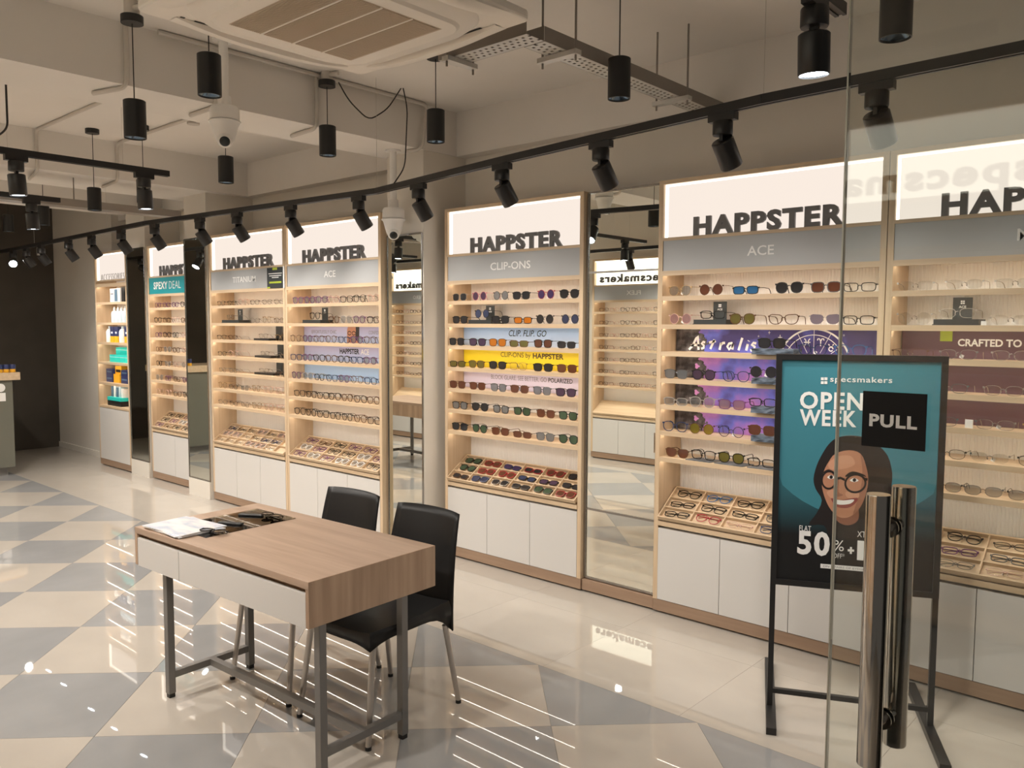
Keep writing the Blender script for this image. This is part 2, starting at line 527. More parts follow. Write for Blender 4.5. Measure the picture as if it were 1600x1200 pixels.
def unit(label, X0, X1, Y, sign=None, head=None, head_m='header', doors=3, shelves=SHELF_Z, rz=0, top=2.45, light_z0=2.135, sign_h=.105, depth=.255,
         sign_x=None, sign_w=None, head_x=None, head_w=None, head_h=.05, fl=True, door_top=.497, sign_m='letter', sign_bold=.045, legs=True):
    w = X1-X0
    R = thing('display_unit', label, 'display unit', (X0, Y, 0) if not rz else (X1, Y, 0), rz, 'lit display units along the walls')
    st = .028
    for x in (0, w-st):
        MB().box(x, x+st, 0, depth, .079, top, 'wood_z').build('side_panel', R)
    MB().box(st, w-st, 0, depth, top-.022, top, 'wood_x').build('top_panel', R)
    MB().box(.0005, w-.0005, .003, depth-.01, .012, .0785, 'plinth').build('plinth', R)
    MB().box(.01, w-.01, .03, depth-.02, 0, .012, 'shadow').build('base', R)  # dark strip painted as the shadow in the gap below the plinth
    b = MB()
    if fl: flutes(st, w-st, door_top, top-.02, depth-.02, .0155, 'flute', b)
    else: b.box(st, w-st, depth-.022, depth-.018, door_top, top-.02, 'flute')
    b.build('back_panel', R)
    # lit sign box: bright panel with brighter upper and left edges
    lb = MB().box(st, w-st, .045, .05, light_z0, top-.022, 'box_opp' if rz else 'box').build('light_panel', R)
    MB().box(st, w-st, .02, .044, top-.030, top-.0225, 'box_edge').box(st, st+.006, .02, .044, light_z0, top-.03, 'box_edge').build('edge_strip', lb)
    MB().box(st, w-st, 0, .05, light_z0-.017, light_z0, 'wood_x').build('rail', R)
    if head_m:
        hp = MB().box(st, w-st, .006, .02, 1.952, light_z0-.017, head_m).build('header_panel', R)
        hz = 1.952
        if head:
            text(head, 'white', (head_x if head_x is not None else w/2, .0045, 2.01), hp, bold=.012, width=head_w, height=head_h)
        r = MB().box(st, w-st, 0, .012, 1.925, 1.952, 'wood_x').box(st, w-st, .012, depth-.024, 1.941, 1.952, 'wood_x').build('rail', R)
    else:
        r = MB().box(st, w-st, 0, depth-.02, light_z0-.06, light_z0-.04, 'wood_x').box(st, w-st, 0, .012, light_z0-.078, light_z0-.06, 'wood_x').build('rail', R)
        hz = light_z0-.04
    zl = 1.941 if head_m else light_z0-.06
    MB().box(st+.004, w-st-.004, .020, .029, zl-.0045, zl-.0005, 'led').build('led_strip', r)
    if sign:
        text(sign, sign_m, (sign_x if sign_x is not None else w/2, .040, light_z0), R, bold=sign_bold, spacing=1.16, width=sign_w, height=sign_h, extrude=.016 if head_m else .004, name='sign_lettering')
    for z in shelves:
        s = MB().box(st, w-st, .015, depth-.024, z-.016, z, 'wood_x').box(st, w-st, .001, .015, z-TH-.002, z, 'wood_x').build('shelf', R)
        MB().box(st+.004, w-st-.004, .020, .029, z-.0205, z-.0165, 'led').build('led_strip', s)
    MB().box(st, w-st, -.006, depth-.02, .512, .538, 'wood_x').build('ledge', R) if doors > 1 else MB().box(st, w-st, -.002, depth-.02, door_top+.006, door_top+.03, 'wood_x').build('ledge', R)
    MB().box(st, w-st, .03, depth-.02, .078, .512 if doors > 1 else door_top+.006, 'recess').build('carcass', R)
    dw = (w-2*st)/doors
    for i in range(doors):
        MB().box(st+i*dw+.0018, st+(i+1)*dw-.0018, -.001, .0185, .082, door_top, 'laminate').build('door', R)
    return R
# ------------------------------------------------------------------ display units along the wall
ACC_Z = [1.885, 1.655, 1.43, 1.205, .97]
UN = {}
UN['clip'] = unit('oak display unit signed CLIP-ONS with blue and yellow boards, left of the framed mirror', -4.216, -3.006, 4.0, 'HAPPSTER', 'CLIP-ONS', sign_w=.80, sign_x=.626, head_w=.35, head_x=.611)
UN['gal'] = unit('oak display unit signed ACE with a galaxy print, right of the framed mirror', -2.482, -1.262, 4.0, 'HAPPSTER', 'ACE', sign_w=.81, sign_x=.607, head_w=.145, head_x=.602)
UN['mar'] = unit('oak display unit with maroon boards behind the poster stand and glass door', -1.258, .0, 4.0, 'HAPPSTER', 'M', sign_w=.81, sign_x=.62, head_w=.055, head_x=.545)
UN['lil'] = unit('oak display unit signed ACE with lilac boards, between TITANIUM and a white column', -5.905, -4.672, 3.8, 'HAPPSTER', 'ACE', sign_w=.81, sign_x=.62, head_w=.15, head_x=.61)
UN['tit'] = unit('oak display unit signed TITANIUM beside a narrow dark mirror', -7.148, -5.909, 3.8, 'HAPPSTER', 'TITANIUM', sign_w=.82, sign_x=.62, head_w=.38, head_x=.60)
UN['teal'] = unit('oak display unit with teal SPEXY DEAL sign between two narrow mirrors', -8.63, -7.59, 3.9, 'HAPPSTER', None, head_m='teal', doors=2, sign_w=.80, sign_x=.62)
UN['acc'] = unit('narrow oak unit of accessories signed ACCESSORIES at the far end', -9.94, -9.1, 3.88, 'ACCESSORIES', None, head_m=None, doors=1, shelves=ACC_Z, sign_w=.62, sign_h=.07, sign_x=.40,
                 sign_m='letter_thin', sign_bold=-.028, door_top=.675, fl=False)
hp = [c for c in UN['teal'].children if c.name.startswith('header_panel')][0]
text('SPEXY', 'white', (.13, .0045, 2.0), hp, bold=.03, spacing=1.1, width=.31, height=.075, anchor='l')
text('DEAL', 'white', (.47, .0045, 2.0), hp, bold=-.01, width=.25, height=.075, anchor='l')
text('%', 'white', (.93, .0045, 1.985), hp, bold=.03, height=.10)

# opposite side of the shop (seen in the mirrors and the door glass)
OPP = [(-9.45, -8.25, 'AERO', 'oak display unit signed AERO across the shop, seen in the mirror by the white column'), (-8.2, -7.0, None, 'oak display unit across the shop, next to the one signed AERO'), (-6.04, -4.84, 'FLEX', 'oak display unit signed FLEX across the shop, seen in the framed mirror'),
       (-4.12, -2.92, None, 'oak display unit across the shop, third from the entrance'), (-2.90, -1.70, None, 'oak display unit across the shop, second from the entrance'), (-1.68, -.5, None, 'oak display unit across the shop, next to the entrance')]
OU = []
for x0, x1, hd, lab in OPP:
    OU.append(unit(lab, x0, x1, -.16, 'specsmakers', hd, rz=PI, sign_w=1.02, sign_h=.13, head_w=.20, fl=False, sign_bold=.035))

# boards and backs printed behind the shelves
def board(label, key, z0, z1, m, x0=None, x1=None, y=.155):
    u = UN[key]
    w = {'clip': 1.21, 'gal': 1.22, 'mar': 1.258, 'lil': 1.233}[key]
    a, b_ = (x0 if x0 is not None else .034), (x1 if x1 is not None else w-.034)
    t = thing('printed_board', label, 'board', (u.location.x+a, u.location.y+y, z0+.0005), 0, 'printed boards standing behind the shelves')
    o = MB().box(0, b_-a, 0, .005, 0, z1-z0-.022, m).build('board', t)
    return t, b_-a
G = lambda i: SHELF_Z[i]
t, w = board('sky blue board lettered CLIP FLIP GO behind the third shelf', 'clip', G(2), G(1), 'skyramp')
text('CLIP. FLIP. GO', 'ink', (.60, -.001, .068), t, width=.33, height=.042, shear=.25, bold=.004)
t, w = board('yellow board behind the fourth shelf of the CLIP-ONS unit', 'clip', G(3), G(2), 'yellow')
text('CLIP-ONS by', 'ink_brown', (.36, -.001, .066), t, width=.27, height=.044, anchor='l')
text('HAPPSTER', 'ink_brown', (.65, -.001, .073), t, width=.26, height=.036, anchor='l', bold=.03)
t, w = board('pale lilac board lettered about glare and POLARIZED on the CLIP-ONS unit', 'clip', G(4), G(3), 'lilac')
text('BLOCK GLARE. SEE BETTER. GO', 'ink_grey', (.27, -.001, .07), t, width=.50, height=.03, anchor='l')
text('POLARIZED', 'ink', (.785, -.001, .07), t, width=.20, height=.03, anchor='l', bold=.01)

gal = []
for i, lab in ((2, 'galaxy board with white handwritten lettering and zodiac wheel'), (3, 'violet galaxy board behind the fourth shelf right of the framed mirror'), (4, 'violet galaxy board behind the fifth shelf right of the framed mirror'), (5, 'blue and violet galaxy board behind the sixth shelf, lowest of the four')):
    t, w = board(lab, 'gal', G(i), G(i-1), 'galaxy_top' if i == 2 else 'galaxy')
    gal.append(t)
t = gal[0]
mb = MB()
r_ = .0068
u0 = .075
def q(pts): return [(u0+(x-1066)*.00405, (548-y)*.00325+.0085) for x, y in pts]
# handwriting, letter by letter (A s t r a l i s)
for L_ in ([(1068, 548), (1074, 540), (1079, 528), (1081.5, 524), (1082, 532), (1083, 548)], [(1071, 541), (1077, 539.5), (1084, 540)],
           [(1093, 535), (1090, 534), (1087.5, 536.5), (1091, 540), (1091, 544), (1087, 546)], [(1107, 530), (1104, 538), (1101, 546)], [(1099, 535), (1109, 532)],
           [(1117, 535), (1116, 541), (1115, 547)], [(1117, 538), (1120, 535), (1123, 535)], [(1134, 535), (1129, 536), (1126.5, 541), (1129, 546), (1133, 541), (1134.5, 536), (1134, 546)],
           [(1148, 526), (1145, 538), (1143, 547)], [(1156, 536), (1154, 547)], [(1157, 531.5), (1157.4, 530.5)], [(1168, 535), (1164, 534), (1161.5, 537), (1166, 540.5), (1165, 545), (1160, 547)]):
    stroke(q(L_), r_, 'white', mb)
o = mb.build('lettering', t); o.location = (0, -.0012, 0)
mb = MB()
wc = (.80, -.055)
for R_, tk in ((.185, .0045), (.155, .002)):
    stroke(ell(*wc, R_, R_, 40, .37, PI-.37), tk, 'ink_white' if 0 else 'white', mb)
for an in (35, 62, 90, 118, 145):
    c_, s_ = math.cos(math.radians(an)), math.sin(math.radians(an))
    stroke([(wc[0]+.062/s_*c_, wc[1]+.062), (wc[0]+.182*c_, wc[1]+.182*s_)], .0013, 'white', mb)
def glyph(cx, cz, segs, k=.0021):
    for sg in segs: stroke([(cx+a*k, cz+b_*k) for a, b_ in sg], .0028, 'white', mb)
glyph(.765, .062, ([(-7, 9), (-3, 4), (-3, -4), (-7, -9)], [(7, 9), (3, 4), (3, -4), (7, -9)], [(-8, 0), (8, 0)]))
glyph(.835, .062, ([(-8, 5), (-7, 9), (-3, 9), (0, 3), (0, -9)], [(8, 5), (7, 9), (3, 9), (0, 3)]))
glyph(.888, .036, ([(-6, 9), (-3, 4), (0, 3), (3, 4), (6, 9)], ell(0, -3, 5, 5, 10)))
for sx, sz, sr in ((.56, .11, .004), (.62, .085, .007), (.50, .09, .003), (.95, .10, .003)):
    stroke([(sx-sr*1.6, sz), (sx+sr*1.6, sz)], sr*.25, 'white', mb); stroke([(sx, sz-sr*2), (sx, sz+sr*2)], sr*.25, 'white', mb)
o = mb.build('zodiac_wheel', t); o.location = (0, -.0014, 0)

t, w = board('maroon board lettered CRAFTED TO LAST behind the third shelf', 'mar', G(2), G(1), 'maroon')
text('CRAFTED TO LAST', 'white', (.24, -.001, .056), t, width=.36, height=.034, anchor='l', bold=.03)
o = MB().box(.165, .217, -.0012, -.001, .078, .126, 'lime').build('emblem', t)
t, w = board('maroon board with a lime grid emblem and HAPPSTER lettering', 'mar', G(3), G(2), 'maroon')
text('HAPPSTER', 'white', (.60, -.001, .052), t, width=.34, height=.040, anchor='l', bold=.04)
mb = MB()
for i in range(4):
    for j in range(4): mb.box(.535+i*.012, .535+i*.012+.009, -.0012, -.001, .054+j*.011, .054+j*.011+.008, 'lime')
mb.build('emblem', t)
t, w = board('plain maroon board behind the fifth shelf beside the poster stand', 'mar', G(4), G(3), 'maroon')

t, w = board('lilac blue board with a man wearing glasses behind the third shelf', 'lil', G(2), G(1), 'lilacramp')
text('EFFORTLESSLY CHIC', 'ink_grey', (.11, -.001, .068), t, width=.34, height=.028, anchor='l')
text('CONFIDENTLY YOU', 'ink_grey', (.86, -.001, .068), t, width=.28, height=.028, anchor='l')
mb = MB()
mb.prism([(.585, .0), (.735, .0), (.735, .09), (.725, .126), (.60, .126), (.59, .1)], -.0012, -.001, 'skin')
mb.prism([(.69, .03), (.74, .0), (.745, .126), (.70, .126), (.70, .09)], -.0018, -.0012, 'hair')
for cx in (.62, .675): stroke(ell(cx, .075, .022, .014, 14), .003, 'ink', mb, -.002)
stroke([(.63, .03), (.665, .027)], .004, 'lip', mb, -.002)
mb.build('portrait', t)
t, w = board('lilac board lettered HAPPSTER ACE behind the fourth shelf', 'lil', G(3), G(2), 'lilacramp')
text('HAPPSTER', 'ink', (.49, -.001, .062), t, width=.25, height=.042, anchor='l', bold=.03)
text('ACE', 'white', (.76, -.001, .062), t, width=.10, height=.042, anchor='l', bold=.01)
t, w = board('plain sky blue board behind the fifth shelf of the lilac unit', 'lil', G(4), G(3), 'skyblue')

# ------------------------------------------------------------------ mirrors
def mirror(label, x0, x1, y, z0, z1, split=(), kick=False, frame=.012):
    t = thing('wall_mirror', label, 'mirror', ((x0+x1)/2, y, 0))
    w = (x1-x0)/2
    zs = [z0] + list(split) + [z1]
    for a, b_ in zip(zs, zs[1:]):
        MB().box(-w+frame, w-frame, -.006, 0, a+.006, b_-.006, 'mirror').build('mirror_pane', t)
    f = MB()
    f.box(-w, -w+frame, -.012, 0, z0, z1, 'trim').box(w-frame, w, -.012, 0, z0, z1, 'trim')
    for z in zs: f.box(-w+frame, w-frame, -.011, 0, z-.006, z+.006, 'trim')
    f.build('frame', t)
    if kick: MB().box(-w, w, -.014, 0, 0, z0-.006, 'wall').build('kick_board', t)
    return t
t = mirror('tall framed mirror in three panes between the CLIP-ONS and galaxy units', -3.000, -2.488, 4.04, .09, 2.44, (.52, 1.965))
MB().box(-.256, .256, -.028, .20, .012, .078, 'plinth').box(-.25, .25, -.01, .19, 0, .012, 'shadow').build('plinth', t)  # dark box below the plinth is its painted shadow gap
MB().box(-.256, .256, .001, .02, .08, 2.44, 'wood_z').build('backing', t)
mirror('tall mirror on the white column behind the two black chairs', -4.66, -4.285, 3.857, .05, 2.28, frame=.004)
mirror('narrow dark mirror on the column between teal sign and TITANIUM', -7.575, -7.17, 3.787, .17, 2.44, kick=True, frame=.004)
mirror('narrow dark mirror on the column beside the accessories unit', -9.085, -8.65, 3.887, .17, 2.44, kick=True, frame=.004)

# ------------------------------------------------------------------ eyewear
def outline(shape, cx):
    """rim outline in (x, z), z from 0 up; cx is the lens centre"""
    s = 1 if cx > 0 else -1
    out = []
    n = 16
    W_, H_, p, flare = {'square': (.0275, .0215, 3.2, .06), 'rect': (.028, .0175, 3.6, .04), 'round': (.025, .0245, 2.0, 0), 'panto': (.0265, .0235, 2.4, .10), 'cat': (.0285, .021, 2.6, .18), 'aviator': (.029, .025, 2.3, .14), 'thin': (.0275, .018, 2.6, .05)}[shape]
    for i in range(n):
        a = 2*PI*i/n
        c, s2 = math.cos(a), math.sin(a)
        x = W_*math.copysign(abs(c)**(2/p), c)
        z = H_*math.copysign(abs(s2)**(2/p), s2)
        x *= 1 + flare*z/H_
        if shape == 'cat': z += .006*max(0, s*c)*max(0, s2)
        out.append((cx+x, H_+.0022+z))
    return out, W_, H_
_geo = {}
def eyewear_mesh(shape, thick, rimless, kind):
    key = (shape, thick, rimless, kind)
    if key in _geo: return _geo[key]
    mb = MB()
    cxs = (-.035, .035)
    if kind == 'frame':
        for cx in cxs:
            o, W_, H_ = outline(shape, cx)
            if not rimless: mb.tube([(x, 0, z) for x, z in o], thick, 'fr_black', 4, True)
        zb = 2*H_*.72
        mb.tube([(-.0095, 0, zb-.003), (0, -.003, zb+.002), (.0095, 0, zb-.003)], max(thick, .0016), 'fr_black', 4)
        for s in (-1, 1):
            mb.tube([(s*.009, 0, zb-.006), (s*.0075, .005, zb-.013)], .0022, 'fr_clear' if thick < .002 else 'fr_black', 4)
            mb.box(*sorted((s*(.035+W_-.001), s*(.035+W_+.0055))), -.001, .004, 2*H_-.009, 2*H_-.002, 'fr_black')
    elif kind in ('lens_l', 'lens_r'):
        o, W_, H_ = outline(shape, cxs[kind == 'lens_r'])
        if rimless: mb.prism(o, -.0008, .0008, 'ln_dark')
        else: mb.add([(x, 0, z) for x, z in o], [tuple(range(len(o)))], 'ln_dark')
    else:
        s = -1 if kind.endswith('l') else 1
        o, W_, H_ = outline(shape, .035)
        x0 = .035+W_+.004
        zt = 2*H_-.005
        tr = max(thick*.8, .0013)
        if kind.startswith('temple'):
            mb.tube([(s*x0, .002, zt), (s*(x0+.001), .05, zt), (s*(x0-.001), .105, zt-.002), (s*(x0-.004), .125, zt-.010), (s*(x0-.006), .142, .002)], [tr, tr, tr, tr*1.2, tr], 'fr_black', 4)
        else:
            d = .008 if s < 0 else .012
            mb.tube([(s*x0, .003, zt), (s*(x0-.004), d, zt), (s*(x0-.10), d+.001, zt-.002), (s*(x0-.122), d, zt-.012)], tr, 'fr_black', 4)
    me = mb.mesh(kind.split('_')[0])
    _geo[key] = me
    return me
def put_mat(o, fr, ln):
    for i, sl in enumerate(o.material_slots):
        sl.link = 'OBJECT'
        nm = o.data.materials[i].name
        sl.material = M['ln_'+ln] if nm.endswith('_lens') else (M['fr_'+fr] if nm.startswith('black') else o.data.materials[i])
_one = {}
def one_mesh(shape, thick, rimless, folded):
    key = (shape, thick, rimless, folded)
    if key not in _one:
        mb = MB()
        for kd in ('frame', 'lens_l', 'lens_r') + (('fold_l', 'fold_r') if folded else ('temple_l', 'temple_r')):
            me = eyewear_mesh(shape, thick, rimless, kd)
            for p in me.polygons:
                nm = me.materials[p.material_index].name
                k = 'ln_dark' if nm.endswith('_lens') else 'fr_clear' if nm.startswith('clear') else 'fr_black'
                mb.add([tuple(me.vertices[i].co) for i in p.vertices], [tuple(range(len(p.vertices)))], k)
        _one[key] = mb.mesh('glasses')
    return _one[key]
def eyewear(fr, ln, shape, label, loc, rz=0.0, parts=True, group=None, folded=False, M4=None, tagc=False, k=1.0):
    thick = .0012 if fr in ('gold', 'silver') or shape == 'thin' else .0017 if shape in ('round', 'aviator') else .0024
    rimless = fr == 'rimless'
    if rimless: fr = 'silver'; thick = .0012
    sun = ln not in ('clear', 'smoke')
    nm, cat = ('sunglasses', 'sunglasses') if sun else ('glasses', 'glasses')
    if parts:
        r = thing(nm, label, cat, loc, rz, group)
        for kd, pn in (('frame', 'frame'), ('lens_l', 'lens'), ('lens_r', 'lens')) + ((('fold_l', 'temple'), ('fold_r', 'temple')) if folded else (('temple_l', 'temple'), ('temple_r', 'temple'))):
            put_mat(link(pn, eyewear_mesh(shape, thick, rimless, kd), r), fr, ln)
        if tagc: MB().box(-.002, .012, .003, .004, .009, .023, 'white', Matrix.Rotation(.4, 4, 'Y')).build('price_tag', r)
    else:
        r = link(nm, one_mesh(shape, thick, rimless, folded))
        put_mat(r, fr, ln)
        tag(r, label, cat, group)
        r.location = loc; r.rotation_euler = (0, 0, rz)
    if M4 is not None: r.matrix_world = M4
    else: r.scale = (1.15, .95, 1.15) if parts else (1.08, .95, 1.12)
    return r
SHW = {'square': 'square', 'rect': 'rectangular', 'round': 'round', 'panto': 'rounded', 'cat': 'cat-eye', 'aviator': 'aviator', 'thin': 'slim'}
def say(fr, ln, shape):
    f = 'rimless' if fr == 'rimless' else fr + '-framed' if fr != 'clear' else 'clear-framed'
    if ln in ('clear', 'smoke'): return f'{f} {SHW[shape]} glasses'
    return f'{f} {SHW[shape]} sunglasses with {ln} lenses'
UNAME = {'clip': 'CLIP-ONS unit', 'gal': 'galaxy unit', 'mar': 'maroon unit', 'lil': 'lilac unit', 'tit': 'TITANIUM unit', 'teal': 'teal-sign unit'}
def row(key, i, items, yoff=.035, parts=True, zadd=0.0):
    u = UN[key]
    k = 0
    bd = (key in ('clip', 'mar', 'lil') and i in (2, 3, 4)) or (key == 'gal' and i in (2, 3, 4, 5))
    if bd: yoff = .008
    for it in items:
        x, fr, ln, sh = it[:4]
        z = G(i)+.0005 + (it[4] if len(it) > 4 else 0)
        yo = it[5] if len(it) > 5 else yoff
        k += 1
        eyewear(fr, ln, sh, f'{say(fr, ln, sh)}, {ORD[k-1]} from left on {ORD[i]} shelf of {UNAME[key]}', (x, u.location.y+yo, z), random.uniform(-.10, .10), parts, f'eyewear on the shelves of the {UNAME[key]}', tagc=random.random() < .3)

CX = [-4.10, -3.905, -3.715, -3.525, -3.325, -3.135]
clip_rows = [
    [('silver', 'dark', 'square'), ('pink', 'purple', 'round'), ('black', 'grey', 'round'), ('black', 'dark', 'square'), ('red', 'violet', 'round'), ('black', 'dark', 'panto')],
    [('black', 'dark', 'square'), ('black', 'navy', 'round'), ('black', 'dark', 'square'), ('black', 'orange', 'rect'), ('black', 'dark', 'round'), ('black', 'navy', 'round')],
    [('black', 'dark', 'square'), ('black', 'purple', 'square'), ('brown', 'orange', 'square'), ('brown', 'olive', 'rect'), ('black', 'brown', 'square'), ('black', 'dark', 'rect')],
    [('black', 'olive', 'rect'), ('brown', 'olive', 'square'), ('black', 'dark', 'square'), ('gold', 'clear', 'square'), ('black', 'dark', 'square'), ('tortoise', 'brown', 'square')],
    [('tortoise', 'brown', 'square'), ('tortoise', 'brown', 'square'), ('grey', 'grey', 'square'), ('brown', 'brown', 'square'), ('grey', 'grey', 'square'), ('black', 'purple', 'square')],
    [('black', 'grey', 'square'), ('black', 'dark', 'panto'), ('black', 'grey', 'square'), ('black', 'green', 'square'), ('brown', 'brown', 'square'), ('black', 'green', 'square')],
    [('black', 'dark', 'square'), ('black', 'green', 'panto'), ('tortoise', 'brown', 'square'), ('brown', 'brown', 'rect'), ('grey', 'grey', 'square'), ('black', 'green', 'panto')]]
for i, rw in enumerate(clip_rows):
    row('clip', i, [((CX[j] + (.03 if i in (3, 6) else 0)*0 + random.uniform(-.008, .008)) if not (i == 1 and j == 1) else -3.90, *g) + ((.038, .05) if (i == 1 and j == 1) else ()) for j, g in enumerate(rw)])
row('gal', 0, [(-2.36, 'gold', 'smoke', 'panto'), (-2.17, 'tortoise', 'brown', 'round'), (-1.97, 'black', 'blue mirror', 'rect'), (-1.735, 'black', 'dark', 'panto'), (-1.55, 'grey', 'brown', 'square'), (-1.388, 'black', 'clear', 'rect')])
row('gal', 1, [(-2.355, 'rose', 'pink', 'round'), (-2.165, 'black', 'clear', 'rect', .030, .05), (-1.985, 'tortoise', 'olive', 'panto'), (-1.76, 'tortoise', 'clear', 'cat'), (-1.55, 'rimless', 'lavender', 'cat'), (-1.388, 'black', 'clear', 'rect')])
row('gal', 2, [(-1.79, 'black', 'dark', 'square', .031, -.03), (-1.595, 'navy', 'clear', 'panto'), (-1.412, 'blue', 'clear', 'panto')])
row('gal', 3, [(-2.36, 'grey', 'grey', 'square'), (-2.19, 'black', 'purple', 'panto'), (-2.0, 'navy', 'clear', 'panto'), (-1.83, 'black', 'dark', 'round', .031, -.03)])
row('gal', 4, [(-2.36, 'clear', 'smoke', 'rect'), (-2.195, 'clear', 'smoke', 'panto'), (-2.02, 'purple', 'pink', 'square'), (-1.83, 'black', 'clear', 'rect', .031, -.03)])
row('gal', 5, [(-2.36, 'navy', 'clear', 'panto'), (-2.195, 'tortoise', 'yellow', 'round'), (-2.02, 'black', 'clear', 'round'), (-1.83, 'tortoise', 'brown', 'square', .031, -.03)])
row('gal', 6, [(-2.36, 'tortoise', 'brown', 'cat'), (-2.195, 'black', 'clear', 'square', .006), (-2.03, 'black', 'olive', 'panto', .006), (-1.86, 'black', 'clear', 'rect', .006)])
row('mar', 0, [(-1.14, 'rimless', 'clear', 'rect'), (-.94, 'rimless', 'clear', 'thin'), (-.745, 'rimless', 'clear', 'rect'), (-.56, 'silver', 'clear', 'thin')])
row('mar', 1, [(-1.14, 'rimless', 'clear', 'round'), (-.965, 'silver', 'clear', 'thin', .030, .05), (-.755, 'rimless', 'clear', 'thin'), (-.57, 'gold', 'clear', 'round')])
row('mar', 2, [(-1.145, 'brown', 'clear', 'thin'), (-.945, 'silver', 'clear', 'thin'), (-.74, 'silver', 'clear', 'thin'), (-.56, 'gold', 'clear', 'thin')])
row('mar', 3, [(-.975, 'silver', 'clear', 'thin'), (-.765, 'silver', 'clear', 'thin'), (-.58, 'black', 'clear', 'thin')])
row('mar', 4, [(-1.01, 'silver', 'clear', 'thin'), (-.79, 'silver', 'clear', 'thin'), (-.61, 'gold', 'clear', 'thin')])
row('mar', 5, [(-.98, 'black', 'clear', 'thin'), (-.81, 'rimless', 'clear', 'thin'), (-.63, 'black', 'clear', 'thin')])
row('mar', 6, [(-.99, 'black', 'smoke', 'thin'), (-.83, 'grey', 'smoke', 'thin'), (-.66, 'black', 'smoke', 'thin')])
PAL = {'lil': [('black', 'clear', 'panto'), ('brown', 'clear', 'panto'), ('tortoise', 'clear', 'round'), ('purple', 'smoke', 'panto'), ('navy', 'clear', 'square'), ('rose', 'clear', 'round'), ('black', 'clear', 'square'), ('clear', 'smoke', 'panto')],
       'tit': [('silver', 'clear', 'thin'), ('brown', 'clear', 'thin'), ('gold', 'clear', 'round'), ('silver', 'smoke', 'rect'), ('black', 'clear', 'thin'), ('rose', 'clear', 'round')],
       'teal': [('brown', 'clear', 'square'), ('rose', 'clear', 'round'), ('black', 'clear', 'panto'), ('clear', 'smoke', 'round'), ('purple', 'clear', 'square')]}
STANDS = {'lil': [(-5.70, -5.45, 1, -5.54)], 'tit': [(-6.98, -6.68, 1, -6.84), (-6.55, -6.25, 2, -6.30), (-6.54, -6.23, 3, -6.28), (-6.55, -6.2, 4, -6.30)]}
def filler(key, i, x0, x1, n, skip=(), dark=False):
    its = []
    for j in range(n):
        if j in skip: continue
        g = random.choice(PAL[key])
        if dark: g = random.choice([PAL['lil'][0], PAL['lil'][6], PAL['lil'][1]])
        its.append((x0+(x1-x0)*(j+.5)/n+random.uniform(-.004, .004), *g))
    for a_, b_, ii, cx_ in STANDS.get(key, ()):
        if ii == i:
            its = [t_ for t_ in its if t_[0] < a_-.085 or t_[0] > b_+.085]
            its.append((cx_, *PAL[key][0], .031 if i == 1 else .019, .035)); its.sort()
    row(key, i, its, parts=False)
for i in range(7):
    filler('lil', i, -5.848, -4.73, 7, dark=i in (5, 6))
    filler('tit', i, -7.10, -5.95, 6)
    filler('teal', i, -8.58, -7.62, 5)

# ------------------------------------------------------------------ tilted trays with folded glasses
TANG = math.atan2(.145, .205)
def tray(key, w, x0, ncol, label, cells, parts):
    u = UN[key]
    t = thing('display_tray', label, 'tray', (u.location.x+x0, u.location.y-.008, .5385), 0, 'tilted display trays on the ledges')
    T = Matrix.Translation((0, .004, .004)) @ Matrix.Rotation(TANG, 4, 'X')
    D, Hh, th = .250, .030, .008
    MB().box(0, w, 0, D, 0, .006, 'wood_x', T).build('tray_base', t)
    for a in ((0, w, -.0, th), (0, w, D-th, D), (0, th, th, D-th), (w-th, w, th, D-th)):
        MB().box(*a, .006 if a[3]-a[2] > 1 else 0.0, Hh, 'wood_x', T).build('rim', t)
    cw, ch = (w-2*th)/ncol, (D-2*th)/3
    for j in (1, 2): MB().box(th, w-th, th+j*ch-.003, th+j*ch+.003, .006, Hh-.003, 'wood_x', T).build('divider', t)
    for i in range(1, ncol): MB().box(th+i*cw-.003, th+i*cw+.003, th, D-th, .006, Hh-.003, 'wood_x', T).build('divider', t)
    for s in (.002, w-.008):
        MB().add([(s, .004, 0), (s, .20, 0), (s, .20, .135), (s+.006, .004, 0), (s+.006, .20, 0), (s+.006, .20, .135)], [(0, 2, 1), (3, 4, 5), (0, 1, 4, 3), (1, 2, 5, 4), (2, 0, 3, 5)], 'wood_x').build('support', t)
    n = 0
    for j in range(3):
        for i in range(ncol):
            g = cells(j, i)
            if not g: continue
            c = T @ Matrix.Translation((th+(i+.5)*cw, th+(j+.5)*ch-.025, .0205)) @ Matrix.Rotation(random.uniform(-.06, .06), 4, 'Z') @ Matrix.Rotation(-PI/2, 4, 'X') @ Matrix.Diagonal((1.12, 1, 1.1, 1))
            c = Matrix.Translation((u.location.x+x0, u.location.y-.008, .5385)) @ c
            eyewear(*g, f'{say(*g)}, {ORD[i]} from left, {("front", "middle", "back")[j]} row of {UNAME[key].replace(" unit", "")} tray', (0, 0, 0), 0, parts, f'folded eyewear in the tray of the {UNAME[key]}', True, c)
CT = [[('brown', 'dark', 'rect'), ('navy', 'navy', 'square'), ('silver', 'dark', 'square'), ('black', 'dark', 'rect'), ('black', 'green', 'square'), ('red', 'brown', 'square')],
      [('black', 'green', 'panto'), ('red', 'brown', 'square'), ('red', 'brown', 'panto'), ('black', 'navy', 'rect'), ('black', 'purple', 'rect'), ('black', 'dark', 'rect')],
      [('black', 'green', 'square'), ('red', 'brown', 'square'), ('navy', 'violet', 'rect'), ('red', 'dark', 'rect'), ('red', 'brown', 'panto'), ('black', 'dark', 'square')]]
tray('clip', 1.14, .034, 6, 'tilted oak tray of folded sunglasses in the CLIP-ONS unit', lambda j, i: CT[j][i], True)
